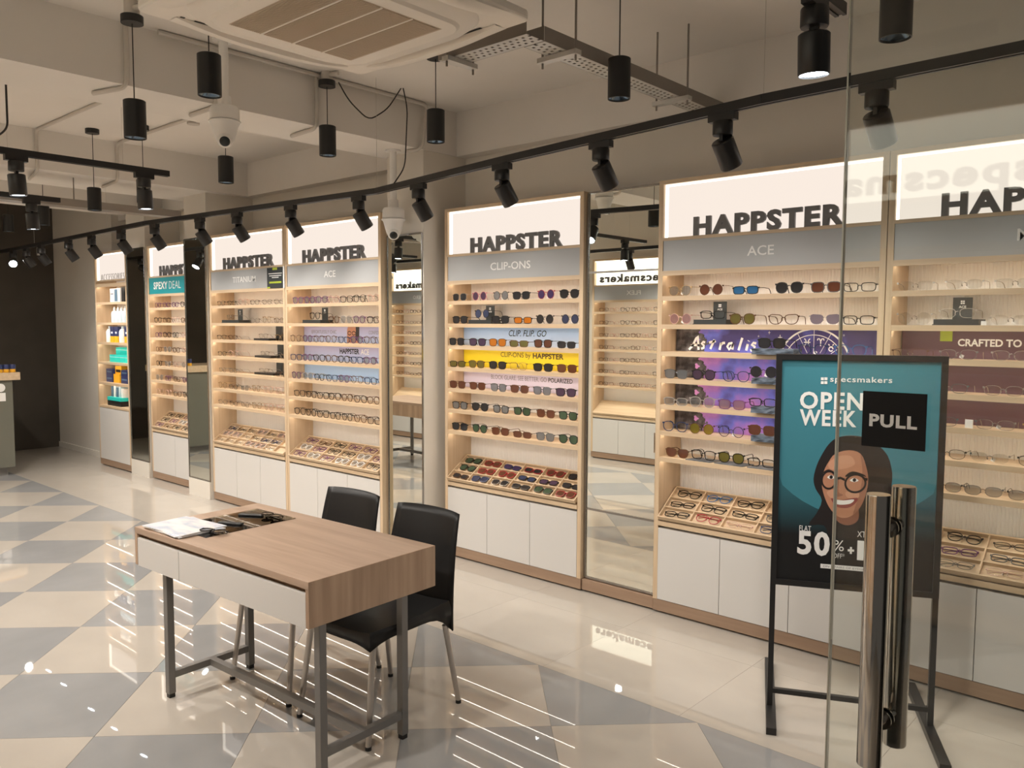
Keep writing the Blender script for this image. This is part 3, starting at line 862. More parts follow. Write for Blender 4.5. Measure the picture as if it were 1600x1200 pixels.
GT = [[('black', 'clear', 'rect'), ('red', 'clear', 'panto'), ('rose', 'clear', 'thin'), ('navy', 'clear', 'square')], [('black', 'clear', 'rect'), ('black', 'clear', 'square'), ('black', 'clear', 'rect'), ('grey', 'clear', 'panto')], [('black', 'clear', 'panto'), ('blue', 'clear', 'panto'), ('black', 'clear', 'cat'), None]]
tray('gal', 1.15, .034, 6, 'tilted oak tray of folded glasses in the galaxy unit', lambda j, i: GT[j][i] if i < 4 else None, True)
MT = [[('grey', 'clear', 'thin'), ('rose', 'clear', 'thin')], [('purple', 'clear', 'rect'), ('grey', 'clear', 'rect')], [('black', 'clear', 'panto'), ('black', 'clear', 'thin')]]
tray('mar', 1.19, .034, 6, 'tilted oak tray of folded glasses in the maroon unit', lambda j, i: MT[j][i-1] if i in (1, 2) else None, True)
LT = [('black', 'clear', 'panto'), ('black', 'clear', 'square'), ('white', 'smoke', 'panto'), ('purple', 'clear', 'square'), ('brown', 'clear', 'rect')]
tray('lil', 1.165, .034, 6, 'tilted oak tray of folded glasses in the lilac unit', lambda j, i: LT[2] if (j, i) in ((0, 1), (0, 3), (0, 4)) else random.choice(LT), False)
TT = [('silver', 'clear', 'thin'), ('black', 'clear', 'thin'), ('rose', 'smoke', 'panto'), ('navy', 'clear', 'rect')]
tray('tit', 1.17, .034, 7, 'tilted oak tray of folded glasses in the TITANIUM unit', lambda j, i: random.choice(TT) if i < 6 else None, False)
tray('teal', .97, .034, 5, 'tilted oak tray of folded glasses in the teal-sign unit', lambda j, i: random.choice(LT) if i < 4 else None, False)

# eyewear across the shop, seen only as a speckle in the mirrors: one uncounted mass per unit
for u, (x0, x1, hd, lab) in zip(OU, OPP):
    if not hd: continue
    mb = MB()
    for z in SHELF_Z:
        for k in range(7):
            me = one_mesh(*random.choice([('panto', .0024, False, False), ('thin', .0012, False, False), ('square', .0024, False, False)]))
            T = Matrix.Translation((.12+k*.155, .04, z+.0005))
            o_ = len(mb.v)
            for p in me.polygons:
                if me.materials[p.material_index].name.endswith('_lens'): continue
                mb.add([tuple(T @ me.vertices[i].co) for i in p.vertices], [tuple(range(len(p.vertices)))], ('fr_brown', 'fr_black', 'fr_rose')[k % 3])
    o = mb.build('eyewear_rows', None)
    o['kind'] = 'stuff'; o['label'] = f'rows of glasses across the shop on the unit signed {hd}'; o['category'] = 'glasses'
    o.location = (x1, -.16, 0); o.rotation_euler = (0, 0, PI)
    tt = MB().box(.03, 1.17, 0, .25, 0, .03, 'wood_x', Matrix.Translation((0, .0, .5385)) @ Matrix.Rotation(TANG, 4, 'X')).build('display_tray')
    tag(tt, f'tilted oak tray across the shop in the unit signed {hd}', 'tray'); tt.location = (x1, -.16, .004); tt.rotation_euler = (0, 0, PI)
# ------------------------------------------------------------------ display stands, cards, stone risers
def stand(key, i, x, label, w=.22, h=.125, logo=True, word='ACE', cx=.11):
    u = UN[key]
    t = thing('display_stand', label, 'stand', (x, u.location.y+.02, G(i)+.0005), 0, 'small black display stands on the shelves')
    b = MB().box(0, w, 0, .13, 0, .004, 'black')
    b.box(.004, w-.004, .004, .126, .004, .026, 'card').build('base', t)
    c = MB().box(cx-.04, cx+.04, .11, .113, .026, h, 'card').build('card', t)
    if logo:
        mb = MB()
        for a, b_ in ((-.008, 0), (.001, 0), (-.008, .009), (.001, .009)): mb.box(cx+a, cx+a+.007, .1085, .1095, h-.03+b_, h-.023+b_, 'white')
        mb.build('emblem', c)
        text(word, 'white', (cx, .1085, h-.048), c, width=.03, height=.011, bold=.02)
    return t
stand('clip', 1, -4.01, 'black display stand with a card on the second shelf of the CLIP-ONS unit')
stand('gal', 1, -2.27, 'black display stand with an ACE card on the second galaxy unit shelf', .20, cx=.105)
stand('mar', 1, -1.06, 'black display stand with a card on the second shelf of the maroon unit', .19, cx=.095)
stand('lil', 1, -5.70, 'black display stand with a card on the second shelf of the lilac unit', .25, cx=.16)
stand('tit', 1, -6.98, 'black display stand with a card on the second shelf of the TITANIUM unit', .30, cx=.14)
for i, x, bx, wd in ((2, -6.30, -6.55, .20), (3, -6.28, -6.54, .22), (4, -6.30, -6.55, .26)):
    t = thing('display_stand', f'dark upright card with a low black plinth on {ORD[i]} shelf of the TITANIUM unit', 'stand', (bx, UN['tit'].location.y+.09, G(i)+.0005), 0, 'small black display stands on the shelves')
    MB().box(0, wd+.04, 0, .10, 0, .018, 'black').build('base', t)
    MB().box(x-bx-.045, x-bx+.045, .095, .10, .0, .128, 'card').build('card', t)
def riser(label, x0, x1, i, hh=.030, y0=-.045, y1=.06):
    r = random.Random(i*7+int(x0*100))
    n = 7
    mb = MB()
    P = []
    for zz_ in (0, hh*.5, hh):
        ring = []
        for a in range(n+1): ring.append((x0+(x1-x0)*a/n+(r.uniform(-.004, .004) if 0 < a < n else 0), y0+r.uniform(-.008, .006), zz_))
        for a in range(n, -1, -1): ring.append((x0+(x1-x0)*a/n, y1, zz_))
        P += ring
    m_ = 2*(n+1)
    fs = [tuple(range(m_-1, -1, -1)), tuple(range(2*m_, 3*m_))]
    for l in (0, 1):
        for a in range(m_): fs.append((l*m_+a, l*m_+(a+1) % m_, (l+1)*m_+(a+1) % m_, (l+1)*m_+a))
    mb.add(P, fs, 'stone')
    o = mb.build('stone_riser')
    tag(o, label, 'riser', 'blue stone risers on the galaxy unit shelves')
    o.location = (0, 4.0, G(i)+.0005)
riser('rough blue stone block at the shelf edge right of the white handwritten lettering', -1.89, -1.67, 2)
for i in (3, 4, 5): riser(f'rough blue stone block jutting over the edge of {ORD[i]} shelf, galaxy unit', -1.885, -1.70, i, .030)
def slate(label, x0, x1):
    o = MB().slab([(x0, .006), (x1-.02, .004), (x1, .10), (x0+.03, .11)], 0, .005, 'slate').build('slate_sheet')
    tag(o, label, 'slate', 'slate sheets on the bottom shelf of the galaxy unit')
    o.location = (0, 4.0, G(6)+.0005)
slate('dark slate sheet under the second pair of glasses, bottom galaxy unit shelf', -2.29, -2.12)
slate('dark slate sheet under the olive sunglasses, bottom galaxy unit shelf', -2.115, -1.93)
slate('dark slate sheet half hidden by the poster stand, bottom galaxy unit shelf', -1.925, -1.76)
def price(label, x, i, w, hh, y=.02):
    o = MB().box(-w/2, w/2, 0, .012, 0, hh, 'white').build('price_card'); tag(o, label, 'card'); o.location = (x, 4.0+y, G(i)+.0005)
price('small white price card on the second shelf of the maroon unit', -.852, 1, .022, .018, .012)
price('square white card block on the sixth shelf of the maroon unit', -.895, 4, .030, .036)
t = thing('notice_card', 'dark grey notice with lime corners between the TITANIUM and ACE signs', 'notice', (-6.035, 3.793, 1.945), 0)
MB().box(-.125, .125, 0, .004, 0, .17, 'card').build('card', t)
mb = MB()
for z, w_ in ((.118, .10), (.10, .09), (.085, .05)): mb.box(-w_, w_, -.001, 0, z, z+.006, 'white')
mb.build('lettering', t)
MB().box(-.09, .09, -.001, 0, .04, .055, 'lime').box(-.04, .03, -.001, 0, .15, .17, 'lime').box(-.125, -.08, -.001, 0, 0, .012, 'lime').build('lime_print', t)
t2 = MB().box(0, .018, -.012, -.006, 0, .18, 'white').build('paper_edge', t); t2.location = (.118, .010, -.004)

# ------------------------------------------------------------------ accessories
ax = lambda x: x
def item(o, lab, cat, group, loc):
    tag(o, lab, cat, group); o.location = loc; return o
ya = 3.88+.07
t = thing('gift_box', 'pale printed box beside a dark box on the top accessories shelf', 'box', (-9.70, ya, ACC_Z[0]+.0005))
MB().box(0, .27, 0, .11, 0, .155, 'white').build('carton', t); MB().box(.12, .2, -.001, 0, .01, .145, 'blister').box(.02, .09, -.001, 0, .09, .10, 'navy').build('print', t)
MB().box(.28, .36, .01, .12, 0, .165, 'black').build('carton', t)
for k in range(5):
    t = thing('spray_bottle', f'white spray bottle, {ORD[k]} from left on second accessories shelf', 'bottle', (-9.66+k*.095, ya+.03, ACC_Z[1]+.0005), 0, 'white bottles on the accessories unit')
    MB().lathe([(.036, 0), (.038, .01), (.038, .10), (.030, .125), (.014, .135)], 'bottle_b', 14).build('bottle', t, True)
    MB().lathe([(.015, .135), (.015, .16), (.009, .165), (.009, .18)], 'bottle', 12).build('cap', t, True)
for k, (x, kind) in enumerate(((-9.80, 0), (-9.68, 1), (-9.57, 1), (-9.45, 0), (-9.30, 1))):
    if kind:
        t = thing('solution_box', ('navy box with amber base beside a white bottle, left on third accessories shelf', 'navy box with amber base in the middle of the third accessories shelf', '', '', 'navy box with amber base at the right of the third accessories shelf')[k-1 if k < 4 else 4] or 'navy and amber box on third accessories shelf', 'box', (x-.05, ya, ACC_Z[2]+.0005), 0, 'navy and amber boxes on the accessories unit')
        MB().box(0, .10, 0, .10, .07, .18, 'navy').build('carton', t); MB().box(0, .10, 0, .10, 0, .07, 'amber').build('carton', t); MB().box(.03, .07, -.001, 0, .10, .12, 'white').build('label_print', t)
    else:
        t = thing('solution_bottle', 'white bottle at the left end of third accessories shelf' if k == 0 else 'white bottle between navy boxes on third accessories shelf', 'bottle', (x, ya+.03, ACC_Z[2]+.0005), 0, 'white bottles on the accessories unit')
        MB().lathe([(.042, 0), (.044, .01), (.044, .12), (.03, .15), (.016, .155)], 'bottle', 14).build('bottle', t, True); MB().lathe([(.017, .155), (.017, .185)], 'bottle_b', 12).build('cap', t)
for r, (z, n, x0) in enumerate(((0, 4, -9.76), (.085, 3, -9.66))):
    for k in range(n):
        o = MB().box(0, .128, 0, .12-.0*r, 0, .083, 'turq').box(.0, .128, -.0008, 0, .055, .058, 'white').build('turquoise_box')
        item(o, f'turquoise box, {ORD[k]} from left in the {("lower", "upper")[r]} tier, accessories unit', 'box', 'turquoise boxes on the accessories unit', (x0+k*.131, ya+.03*r, ACC_Z[3]+.0005+z))
for r in (0, 1):
    for k, x in enumerate((-9.87, -9.47)):
        o = MB().box(0, .17, 0, .12, 0, .075, 'navy').box(.02, .15, -.001, 0, .035, .05, 'blister').build('lens_carton')
        item(o, f'navy lens carton, {("left", "right")[k]} stack, {("lower", "upper")[r]} one, fifth accessories shelf', 'box', 'navy lens cartons on the accessories unit', (x, ya, ACC_Z[4]+.0005+r*.0765))
t = thing('amber_carton', 'amber and black carton between navy stacks on fifth accessories shelf', 'box', (-9.67, ya, ACC_Z[4]+.0005))
MB().box(0, .16, 0, .12, 0, .10, 'amber').build('carton', t); MB().box(.0, .16, .02, .12, .10, .19, 'amber').box(.02, .14, .019, .02, .12, .15, 'black').build('carton', t)
t = thing('counter_display_box', 'black and teal display box of packs on the bottom accessories shelf', 'display box', (-9.78, ya-.03, .7055))
MB().box(0, .36, 0, .15, 0, .06, 'black').build('tray', t); MB().box(-.002, .362, -.002, .15, .06, .10, 'turq').build('rim', t)
for k in range(5):
    MB().box(.02+k*.068, .07+k*.068, .03, .12, .10, .22+.015*(k % 2), ('blister', 'white', 'blister', 'bottle_b', 'white')[k], Matrix.Rotation(.06, 4, 'Y')).build('pack', t)

# ------------------------------------------------------------------ reception counter at the far left
t = thing('reception_counter', 'grey-green reception counter with an oak top at the left edge', 'counter', (-9.9, 0, 0))
MB().box(-.62, 0, .9, 2.98, .09, 1.035, 'green').build('body', t)
MB().box(-.60, -.05, .92, 2.92, 0, .09, 'kick').build('kick_board', t)
MB().box(-.66, .03, .85, 3.05, 1.035, 1.115, 'wood_x').build('worktop', t)
lg = MB()
for y, z, rd in ((2.865, .955, 1), (2.765, .955, 0), (2.865, .855, 0), (2.765, .855, 1)):
    if rd: lg.add([(.004, y+.045*math.cos(a*PI/10), z+.045*math.sin(a*PI/10)) for a in range(20)], [tuple(range(20))], 'white')
    else: lg.box(.002, .004, y-.045, y+.045, z-.045, z+.045, 'white')
lg.build('emblem', t)
for k in range(8):
    t = thing('lens_jar', f'navy capped amber jar, {ORD[k]} from the right along the counter edge', 'jar', (-9.94-.0*k, 3.0-k*.062, 1.1155), 0, 'jars lined up on the counter')
    MB().lathe([(.026, 0), (.028, .006), (.028, .03), (.026, .036)], 'amber', 14).build('jar', t, True)
    MB().lathe([(.029, .036), (.029, .08), (.027, .085)], 'navy', 14).build('lid', t, True)

# ------------------------------------------------------------------ desk and chairs
def make_desk(label, loc, rz):
    t = thing('desk', label, 'desk', loc, rz, 'oak desks on grey steel legs')
    LX, LY = .62, .315
    top = MB()
    top.box(-LX+.002, LX-.002, -LY, LY, .722, .75, 'desk')
    top.build('tabletop', t, bevel=.0015)
    for s in (-1, 1):
        MB().box(*sorted((s*LX, s*(LX-.018))), -LY, LY, .582, .722, 'desk_end').box(*sorted((s*LX, s*(LX-.002))), -LY, LY, .722, .7497, 'desk_end').build('side_panel', t)
    MB().box(-LX+.018, LX-.018, LY-.018, LY, .582, .722, 'desk_end').build('back_panel', t)
    MB().box(-LX+.018, LX-.018, -LY+.02, LY-.018, .582, .592, 'desk_end').build('bottom_panel', t)
    MB().box(-LX+.018, LX-.018, -LY+.03, -LY+.045, .592, .722, 'desk_end').build('front_rail', t)
    for a, b_ in ((-LX+.020, -.255), (-.251, LX-.020)):
        MB().box(a, b_, -LY+.001, -LY+.018, .578, .704, 'laminate').build('drawer_front', t, bevel=.001)
    xl, xr, y0, y1, q = -.455, .603, -.255, .145, .016
    for x in (xl, xr):
        for y in (y0, y1):
            l = MB().box(x-q, x+q, y-q, y+q, .018, .582, 'grey_steel').build('leg', t, bevel=.002)
            MB().box(x-q+.003, x+q-.003, y-q+.003, y+q-.003, 0, .018, 'black').build('foot', l)
        MB().box(x-q*.8, x+q*.8, y0+q, y1-q, .085, .115, 'grey_steel').build('stretcher', t)
    MB().box(xl+q*.8, xr-q*.8, -.07, -.04, .085, .115, 'grey_steel').build('stretcher', t)
    return t
desk = make_desk('oak-topped desk with white drawers in front of the two black chairs', (-3.03, 1.90, 0), .05)
desk2 = make_desk('oak-topped desk across the shop, seen only in the column mirror', (-7.35, 1.16, 0), .05)
dM = desk.matrix_basis
# inset glass showcase in the desk top
def on_desk(o, x, y, z): o.matrix_world = Matrix.Translation((-3.03, 1.90, 0)) @ Matrix.Rotation(.05, 4, 'Z') @ Matrix.Translation((x, y, z)); return o
M['well'] = noise_col(mat('showcase_well', (.1, .08, .05), .4), (.085, .065, .04), (.15, .115, .075), (14, 4, 1), 3)
x0, x1, y0, y1, z0 = -.51, -.20, -.22, .235, .7505
s = MB().box(x0, x1, y0, y1, z0, z0+.0015, 'desk_glass').build('glass_top', desk)
w_ = MB().box(x0, x1, y0, y1, .7502, .7504, 'well').build('showcase_well', desk)
MB().box(x0, x1, y0+.228, y0+.234, z0+.0015, z0+.003, 'alu').build('showcase_divider', desk)
for k, (x, y, rz, lab) in enumerate(((-.40, .13, .5, 'dark eyewear case at the far end of the desk showcase'), (-.33, -.02, .4, 'dark eyewear case in the near half of the desk showcase'))):
    o = MB().box(-.06, .06, -.015, .015, 0, .009, 'black').build('eyewear_case', bevel=.005); tag(o, lab, 'case', 'eyewear cases on the desk'); on_desk(o, x, y, .7521); o.rotation_euler.z += rz
for k, (x, y, lab) in enumerate(((-.29, .14, 'black folded glasses at the far end of the desk showcase'), (-.27, -.12, 'black folded glasses beside the brochures on the desk'))):
    c = Matrix.Translation((-3.03, 1.90, 0)) @ Matrix.Rotation(.05+.3*k, 4, 'Z') @ Matrix.Translation((x, y, .768)) @ Matrix.Rotation(-PI/2, 4, 'X')
    eyewear('black', 'clear', 'panto', lab, (0, 0, 0), 0, True, 'folded glasses on the desk', True, c)
M['cover'] = noise_col(mat('brochure_print', (.7, .7, .75), .25), lin((196, 204, 220)), lin((248, 240, 234)), (7, 18, 1), 3, .38, .6)
for k, (dz, ang, lab) in enumerate(((0.0, .03, 'lowest brochure of the small pile on the desk corner'), (.004, -.06, 'middle brochure of the small pile on the desk corner'), (.008, .10, 'top glossy brochure of the pile on the desk corner'))):
    t = thing('brochure', lab, 'brochure', (0, 0, 0), 0, 'brochures piled on the desk')
    MB().box(-.15, .15, -.108, .108, 0, .0035, 'paper').build('pages', t); MB().box(-.15, .15, -.108, .108, .0035, .0039, 'cover').build('cover', t)
    t.matrix_world = Matrix.Translation((-3.435, 1.685, .7535+dz)) @ Matrix.Rotation(.02+ang, 4, 'Z')

def make_chair(label, loc, rz):
    t = thing('chair', label, 'chair', loc, rz, 'black plastic chairs with aluminium legs')
    # seat shell: top sheet and a skirt that arches between the legs
    nx, ny = 12, 10
    def hw(v): return .205+.012*math.sin(PI*v)
    top = lambda u, v: (u*hw(v), -.235+.45*v, .455-.018*math.sin(PI*min(1, v*1.05))*(1-.5*u*u)+(.012*(u*u))-(.012*(1-v)**4*1.0))
    vs, fs = [], []
    for j in range(ny+1):
        for i in range(nx+1): vs.append(top(-1+2*i/nx, j/ny))
    for j in range(ny):
        for i in range(nx): fs.append((j*(nx+1)+i, j*(nx+1)+i+1, (j+1)*(nx+1)+i+1, (j+1)*(nx+1)+i))
    ring = [i for i in range(nx+1)] + [(j+1)*(nx+1)+nx for j in range(ny)] + [ny*(nx+1)+nx-1-i for i in range(nx)] + [(ny-1-j)*(nx+1) for j in range(ny-1)]
    N = len(ring)
    def skirt(p):
        x, y, z = p
        e = max(abs(x)/.21, 0)
        v = (y+.235)/.45
        side = abs(x) > .19
        if v < .02 or v > .98: d = .045+.03*abs(x/.21)**4 + (.06*abs(x/.21)**4 if v > .98 else 0)
        else:
            a = abs(2*v-1)
            d = .040+.035*a**4 + (.055*max(0, 2*v-1)**3)
        return d
    low = []
    for k in ring:
        p = vs[k]
        ox = .008*(1 if p[0] > .19 else -1 if p[0] < -.19 else 0)
        oy = -.006 if p[1] < -.23 else .006 if p[1] > .21 else 0
        low.append((p[0]+ox, p[1]+oy, p[2]-skirt(p)))
    mid = [((vs[k][0]+a[0])/2 + .006*(1 if vs[k][0] > .19 else -1 if vs[k][0] < -.19 else 0), (vs[k][1]+a[1])/2+(-.004 if vs[k][1] < -.23 else 0), vs[k][2]*.75+a[2]*.25) for k, a in zip(ring, low)]
    b0 = len(vs); vs += mid; b1 = len(vs); vs += low
    for k in range(N):
        k2 = (k+1) % N
        fs.append((ring[k], b0+k, b0+k2, ring[k2])); fs.append((b0+k, b1+k, b1+k2, b0+k2))
    mb = MB().add(vs, fs, 'plastic')
    o = mb.build('seat', t, True); md = o.modifiers.new('thick', 'SOLIDIFY'); md.thickness = .005
    # backrest, curved across and leaning back, running down behind the seat
    vs, fs = [], []
    nv, nu = 14, 12
    for j in range(nv+1):
        v = j/nv
        z = .335+.495*v
        wd = .220-.030*v
        y0 = .222+.018*v+.055*v*v
        for i in range(nu+1):
            u = -1+2*i/nu
            z2 = z + (.05*(1-v)**3)*(1-u**4) - (.004*v**6)*abs(u)**5
            vs.append((u*wd, y0+.035*(1-u*u)*(.15+.85*v), z2))
    for j in range(nv):
        for i in range(nu): fs.append((j*(nu+1)+i, j*(nu+1)+i+1, (j+1)*(nu+1)+i+1, (j+1)*(nu+1)+i))
    o = MB().add(vs, fs, 'plastic').build('backrest', t, True); md = o.modifiers.new('thick', 'SOLIDIFY'); md.thickness = .009; md.offset = 0
    for sx in (-1, 1):
        for yt, yb, zt in ((-.205, -.255, .40), (.205, .262, .36)):
            l = MB().tube([(sx*.19, yt, zt), (sx*.215, yb, .012)], [.0135, .0115], 'alu', 12).build('leg', t, True)
            MB().lathe([(.0125, 0), (.0125, .014)], 'black', 12, Matrix.Translation((sx*.2155, yb, 0))).build('foot', l)
    return t
ch = make_chair('black plastic chair at the right end of the oak desk', (-2.69, 2.165, 0), .055)
def dup(o, label, loc, rz):
    c = copy_tree(o); c['label'] = label; c.location = loc; c.rotation_euler = (0, 0, rz); return c
dup(ch, 'black plastic chair farther from the glass door, behind the desk', (-3.235, 2.165, 0), .05)
dup(ch, 'black plastic chair across the shop, seen only in the column mirror', (-7.15, .78, 0), PI)

# ------------------------------------------------------------------ poster stand
SO = Vector((-1.457, 3.279, 0)); SD = math.atan2(.425, .905)
t = thing('poster_stand', 'black floor stand with a teal OPENING WEEK SALE poster behind the glass door', 'poster stand', SO, SD)
f = MB()
WF, ZB, ZT, bw = .645, .56, 1.533, .024
for sx, nm in ((0, 'post'), (WF-.022, 'post')):
    MB().box(sx, sx+.022, -.011, .011, .03, ZB, 'black_metal').build(nm, t)
MB().box(0, WF, -.016, .016, ZT-bw, ZT, 'black_metal').box(0, WF, -.016, .016, ZB, ZB+bw, 'black_metal').box(0, bw, -.016, .016, ZB+bw, ZT-bw, 'black_metal').box(WF-bw, WF, -.016, .016, ZB+bw, ZT-bw, 'black_metal').build('frame', t)
MB().box(.022, WF-.022, -.010, .010, .085, .105, 'black_metal').build('crossbar', t)
for sx, a, b_, lab in ((0, -.22, .52, 0), (WF-.03, -.32, .42, 0)):
    MB().box(sx-.005, sx+.035, a, b_, 0, .03, 'black_metal').build('foot', t, bevel=.002)
ps = MB().box(bw, WF-bw, -.006, .008, ZB+bw, ZT-bw, 'posterramp').build('poster', t)
def pz(x, y):
    """poster design units -> poster plane"""
    s_ = 0.5
    for _ in range(3):
        xl, xr = 20-8*y/1090, 880-45*y/1200
        s_ = (x-xl)/(xr-xl)
        yt, yb = 5+10*s_, 1090+110*s_
    return (s_*WF, ZT-(y-yt)/(yb-yt)*(ZT-ZB))
PP = lambda pts: [pz(*p) for p in pts]
def smooth(pts, n=3):
    """closed Catmull-Rom through the outline"""
    out = []
    k = len(pts)
    for i in range(k):
        p0, p1, p2, p3 = pts[i-1], pts[i], pts[(i+1) % k], pts[(i+2) % k]
        for j in range(n):
            t_ = j/n
            out.append(tuple(.5*((2*p1[a])+(-p0[a]+p2[a])*t_+(2*p0[a]-5*p1[a]+4*p2[a]-p3[a])*t_*t_+(-p0[a]+3*p1[a]-3*p2[a]+p3[a])*t_**3) for a in (0, 1)))
    return out
def layer(mb, pts, y, m, sm=True):
    pts = smooth(pts) if sm else pts
    P = PP(pts)
    ar = sum(P[i-1][0]*P[i][1]-P[i][0]*P[i-1][1] for i in range(len(P)))
    if ar < 0: P = P[::-1]
    mb.add([(a, y, b_) for a, b_ in P], [tuple(range(len(P)))], m)
M['disc'] = mat('poster_teal', lin((60, 127, 142)), .5)
M['plight'] = mat('print_skin_light', lin((204, 152, 124)), .5)
M['pshade'] = mat('print_skin_shade', lin((158, 108, 86)), .5)
mb = MB()
dc = [(.325+.405*math.cos(a*PI/24), 1.27+.405*math.sin(a*PI/24)) for a in range(48)]
dc = [(min(max(x, bw+.001), WF-bw-.001), min(z, ZT-bw-.001)) for x, z in dc]
mb.add([(x, -.0065, z) for x, z in dc], [tuple(range(48))], 'disc')
mb.build('disc_print', ps)
po = MB()
layer(po, [(300, 430), (340, 402), (400, 392), (470, 400), (530, 430), (590, 490), (614, 580), (612, 660), (650, 740), (650, 860), (560, 900), (330, 880), (280, 820), (205, 815), (240, 765), (268, 700), (236, 645), (224, 595), (240, 530), (268, 475)], -.0068, 'hair')
layer(po, [(345, 745), (440, 735), (450, 800), (400, 825), (345, 800)], -.0070, 'skin_dark')
layer(po, [(332, 478), (400, 462), (458, 480), (484, 535), (497, 600), (488, 670), (462, 735), (424, 775), (382, 789), (342, 775), (306, 735), (280, 680), (266, 620), (276, 560), (300, 515)], -.0072, 'skin')
layer(po, [(458, 482), (484, 535), (497, 600), (488, 670), (462, 735), (424, 775), (440, 720), (462, 640), (468, 560)], -.0074, 'pshade')
layer(po, [(276, 562), (300, 552), (330, 566), (330, 574), (300, 563), (277, 572)], -.0076, 'hair')
layer(po, [(388, 580), (420, 564), (470, 578), (486, 592), (440, 578), (388, 590)], -.0076, 'hair')
for cx, cy, rx in ((312, 590, 19), (428, 607, 22)):
    layer(po, [(cx-rx, cy), (cx, cy-11), (cx+rx, cy+2), (cx, cy+9)], -.0076, 'white')
    layer(po, ell(cx+1, cy-1, 9, 9, 10), -.0078, 'hair', False)
layer(po, [(300, 520), (350, 490), (410, 490), (430, 530), (380, 550), (310, 552)], -.0073, 'plight')
layer(po, [(292, 660), (330, 650), (335, 690), (312, 690)], -.0073, 'plight')
layer(po, [(388, 662), (440, 660), (455, 680), (440, 696), (395, 690)], -.0075, 'plight')
layer(po, [(338, 610), (352, 606), (350, 660), (374, 676), (350, 684), (330, 672)], -.0076, 'pshade')
layer(po, [(314, 690), (345, 700), (375, 700), (446, 692), (432, 722), (396, 740), (352, 736), (328, 718)], -.0076, 'lip')
layer(po, [(328, 698), (375, 703), (428, 700), (412, 719), (370, 724), (340, 718)], -.0078, 'white')
def ring(cx, cy, rx, ry, w_):
    o_, i_ = PP(ell(cx, cy, rx, ry, 28)), PP(ell(cx, cy, rx-w_, ry-w_, 28))
    po.add([(a, -.0080, b_) for a, b_ in o_+i_], [(k, 28+k, 28+(k+1) % 28, (k+1) % 28) for k in range(28)], 'hair')
ring(302, 603, 40, 46, 9); ring(434, 622, 55, 48, 10)
layer(po, [(338, 592), (360, 588), (382, 598), (382, 610), (360, 600), (340, 604)], -.0080, 'hair', False)
layer(po, [(244, 566), (268, 574), (268, 584), (246, 576)], -.0080, 'hair', False)
layer(po, [(478, 596), (494, 598), (494, 610), (480, 612)], -.0080, 'hair', False)
po.build('portrait', ps)
def ptext(s_, x, y, x2, y2, bold=.03, m='white', **k):
    a, b_ = pz(x, y); c, d = pz(x2, y2)
    return text(s_, m, (a, -.0085, b_), ps, width=abs(c-a), height=abs(d-b_), bold=bold, anchor='l', **{'spacing': 1.12 if bold > .01 else 1.0, **k})
ptext('specsmakers', 300, 144, 610, 116, .012, spacing=1.1)
lgm = MB()
for a, b_ in ((253, 128), (271, 128), (253, 146), (271, 146)):
    c, d = pz(a, b_); lgm.prism([(c, d), (c+.0115, d), (c+.0115, d+.0115), (c, d+.0115)], -.0085, -.0083, 'white')
lgm.build('emblem', ps)
ptext('OPENING', 147, 262, 700, 196, .028)
ptext('WEEK SALE', 147, 340, 690, 284, .028)
ptext('FLAT', 156, 842, 216, 822, .0)
ptext('50', 147, 955, 312, 855, .035)
ptext('%', 330, 945, 382, 898, .0)
ptext('OFF*', 328, 980, 385, 962, .0)
ptext('+', 400, 962, 432, 932, .05)
ptext('XTRA', 446, 882, 530, 862, .0)
ptext('1', 446, 995, 500, 905, .05)
a, b_ = pz(266, 1022); c, d = pz(520, 1000)
st_ = MB().box(a, c, -.0085, -.0083, b_-.004, b_-.004+.018, 'white').build('strip', ps)
text('ON 2 PAIRS OF EYEGLASSES', 'ink_grey', (a+.01, -.0088, b_+.001), ps, width=.20, height=.008, anchor='l')

# ------------------------------------------------------------------ glass door with pull handle
GY, GX0 = 1.60, -.584
t = thing('glass_door', 'frameless glass door with a PULL sticker and steel bar handles', 'glass door', (GX0, GY, 0))
MB().box(.0022, .95, -.005, .005, .01, 2.75, 'glass').build('glass_pane', t)
MB().box(-.001, .002, -.006, .006, .01, 2.75, 'glass_edge').build('glass_edge', t)
sk = MB().box(.049, .161, -.0075, -.006, 1.424, 1.528, 'ink').build('sticker', t)
text('PULL', 'white', (.104, -.0077, 1.462), sk, width=.084, height=.024, bold=.04, spacing=1.12)
hb = []
for x, y, z0, z1, nm in ((.099, -.056, .835, 1.345, 'handle_bar'), (.110, .056, .835, 1.345, 'handle_bar')):
    b = MB().lathe([(.0, z0), (.0205, z0), (.0215, z0+.002), (.0215, z1-.002), (.0205, z1), (0, z1)], 'chrome', 28, Matrix.Translation((x, y, 0)), False, False).build(nm, t, True)
for z in (.905, 1.275):
    MB().tube([(.099, -.05, z), (.103, -.008, z)], .010, 'chrome', 14).tube([(.104, .006, z), (.110, .05, z)], .010, 'chrome', 14).build('standoff', t, True)
    MB().lathe([(.019, 0), (.019, .004)], 'chrome', 18, Matrix.Translation((.103, -.006, z)) @ Matrix.Rotation(PI/2, 4, 'X')).lathe([(.019, 0), (.019, .004)], 'chrome', 18, Matrix.Translation((.104, .004, z)) @ Matrix.Rotation(-PI/2, 4, 'X')).build('washer', t, True)
MB().box(.02, .95, -.016, .016, 0, .012, 'alu').build('bottom_rail', t)
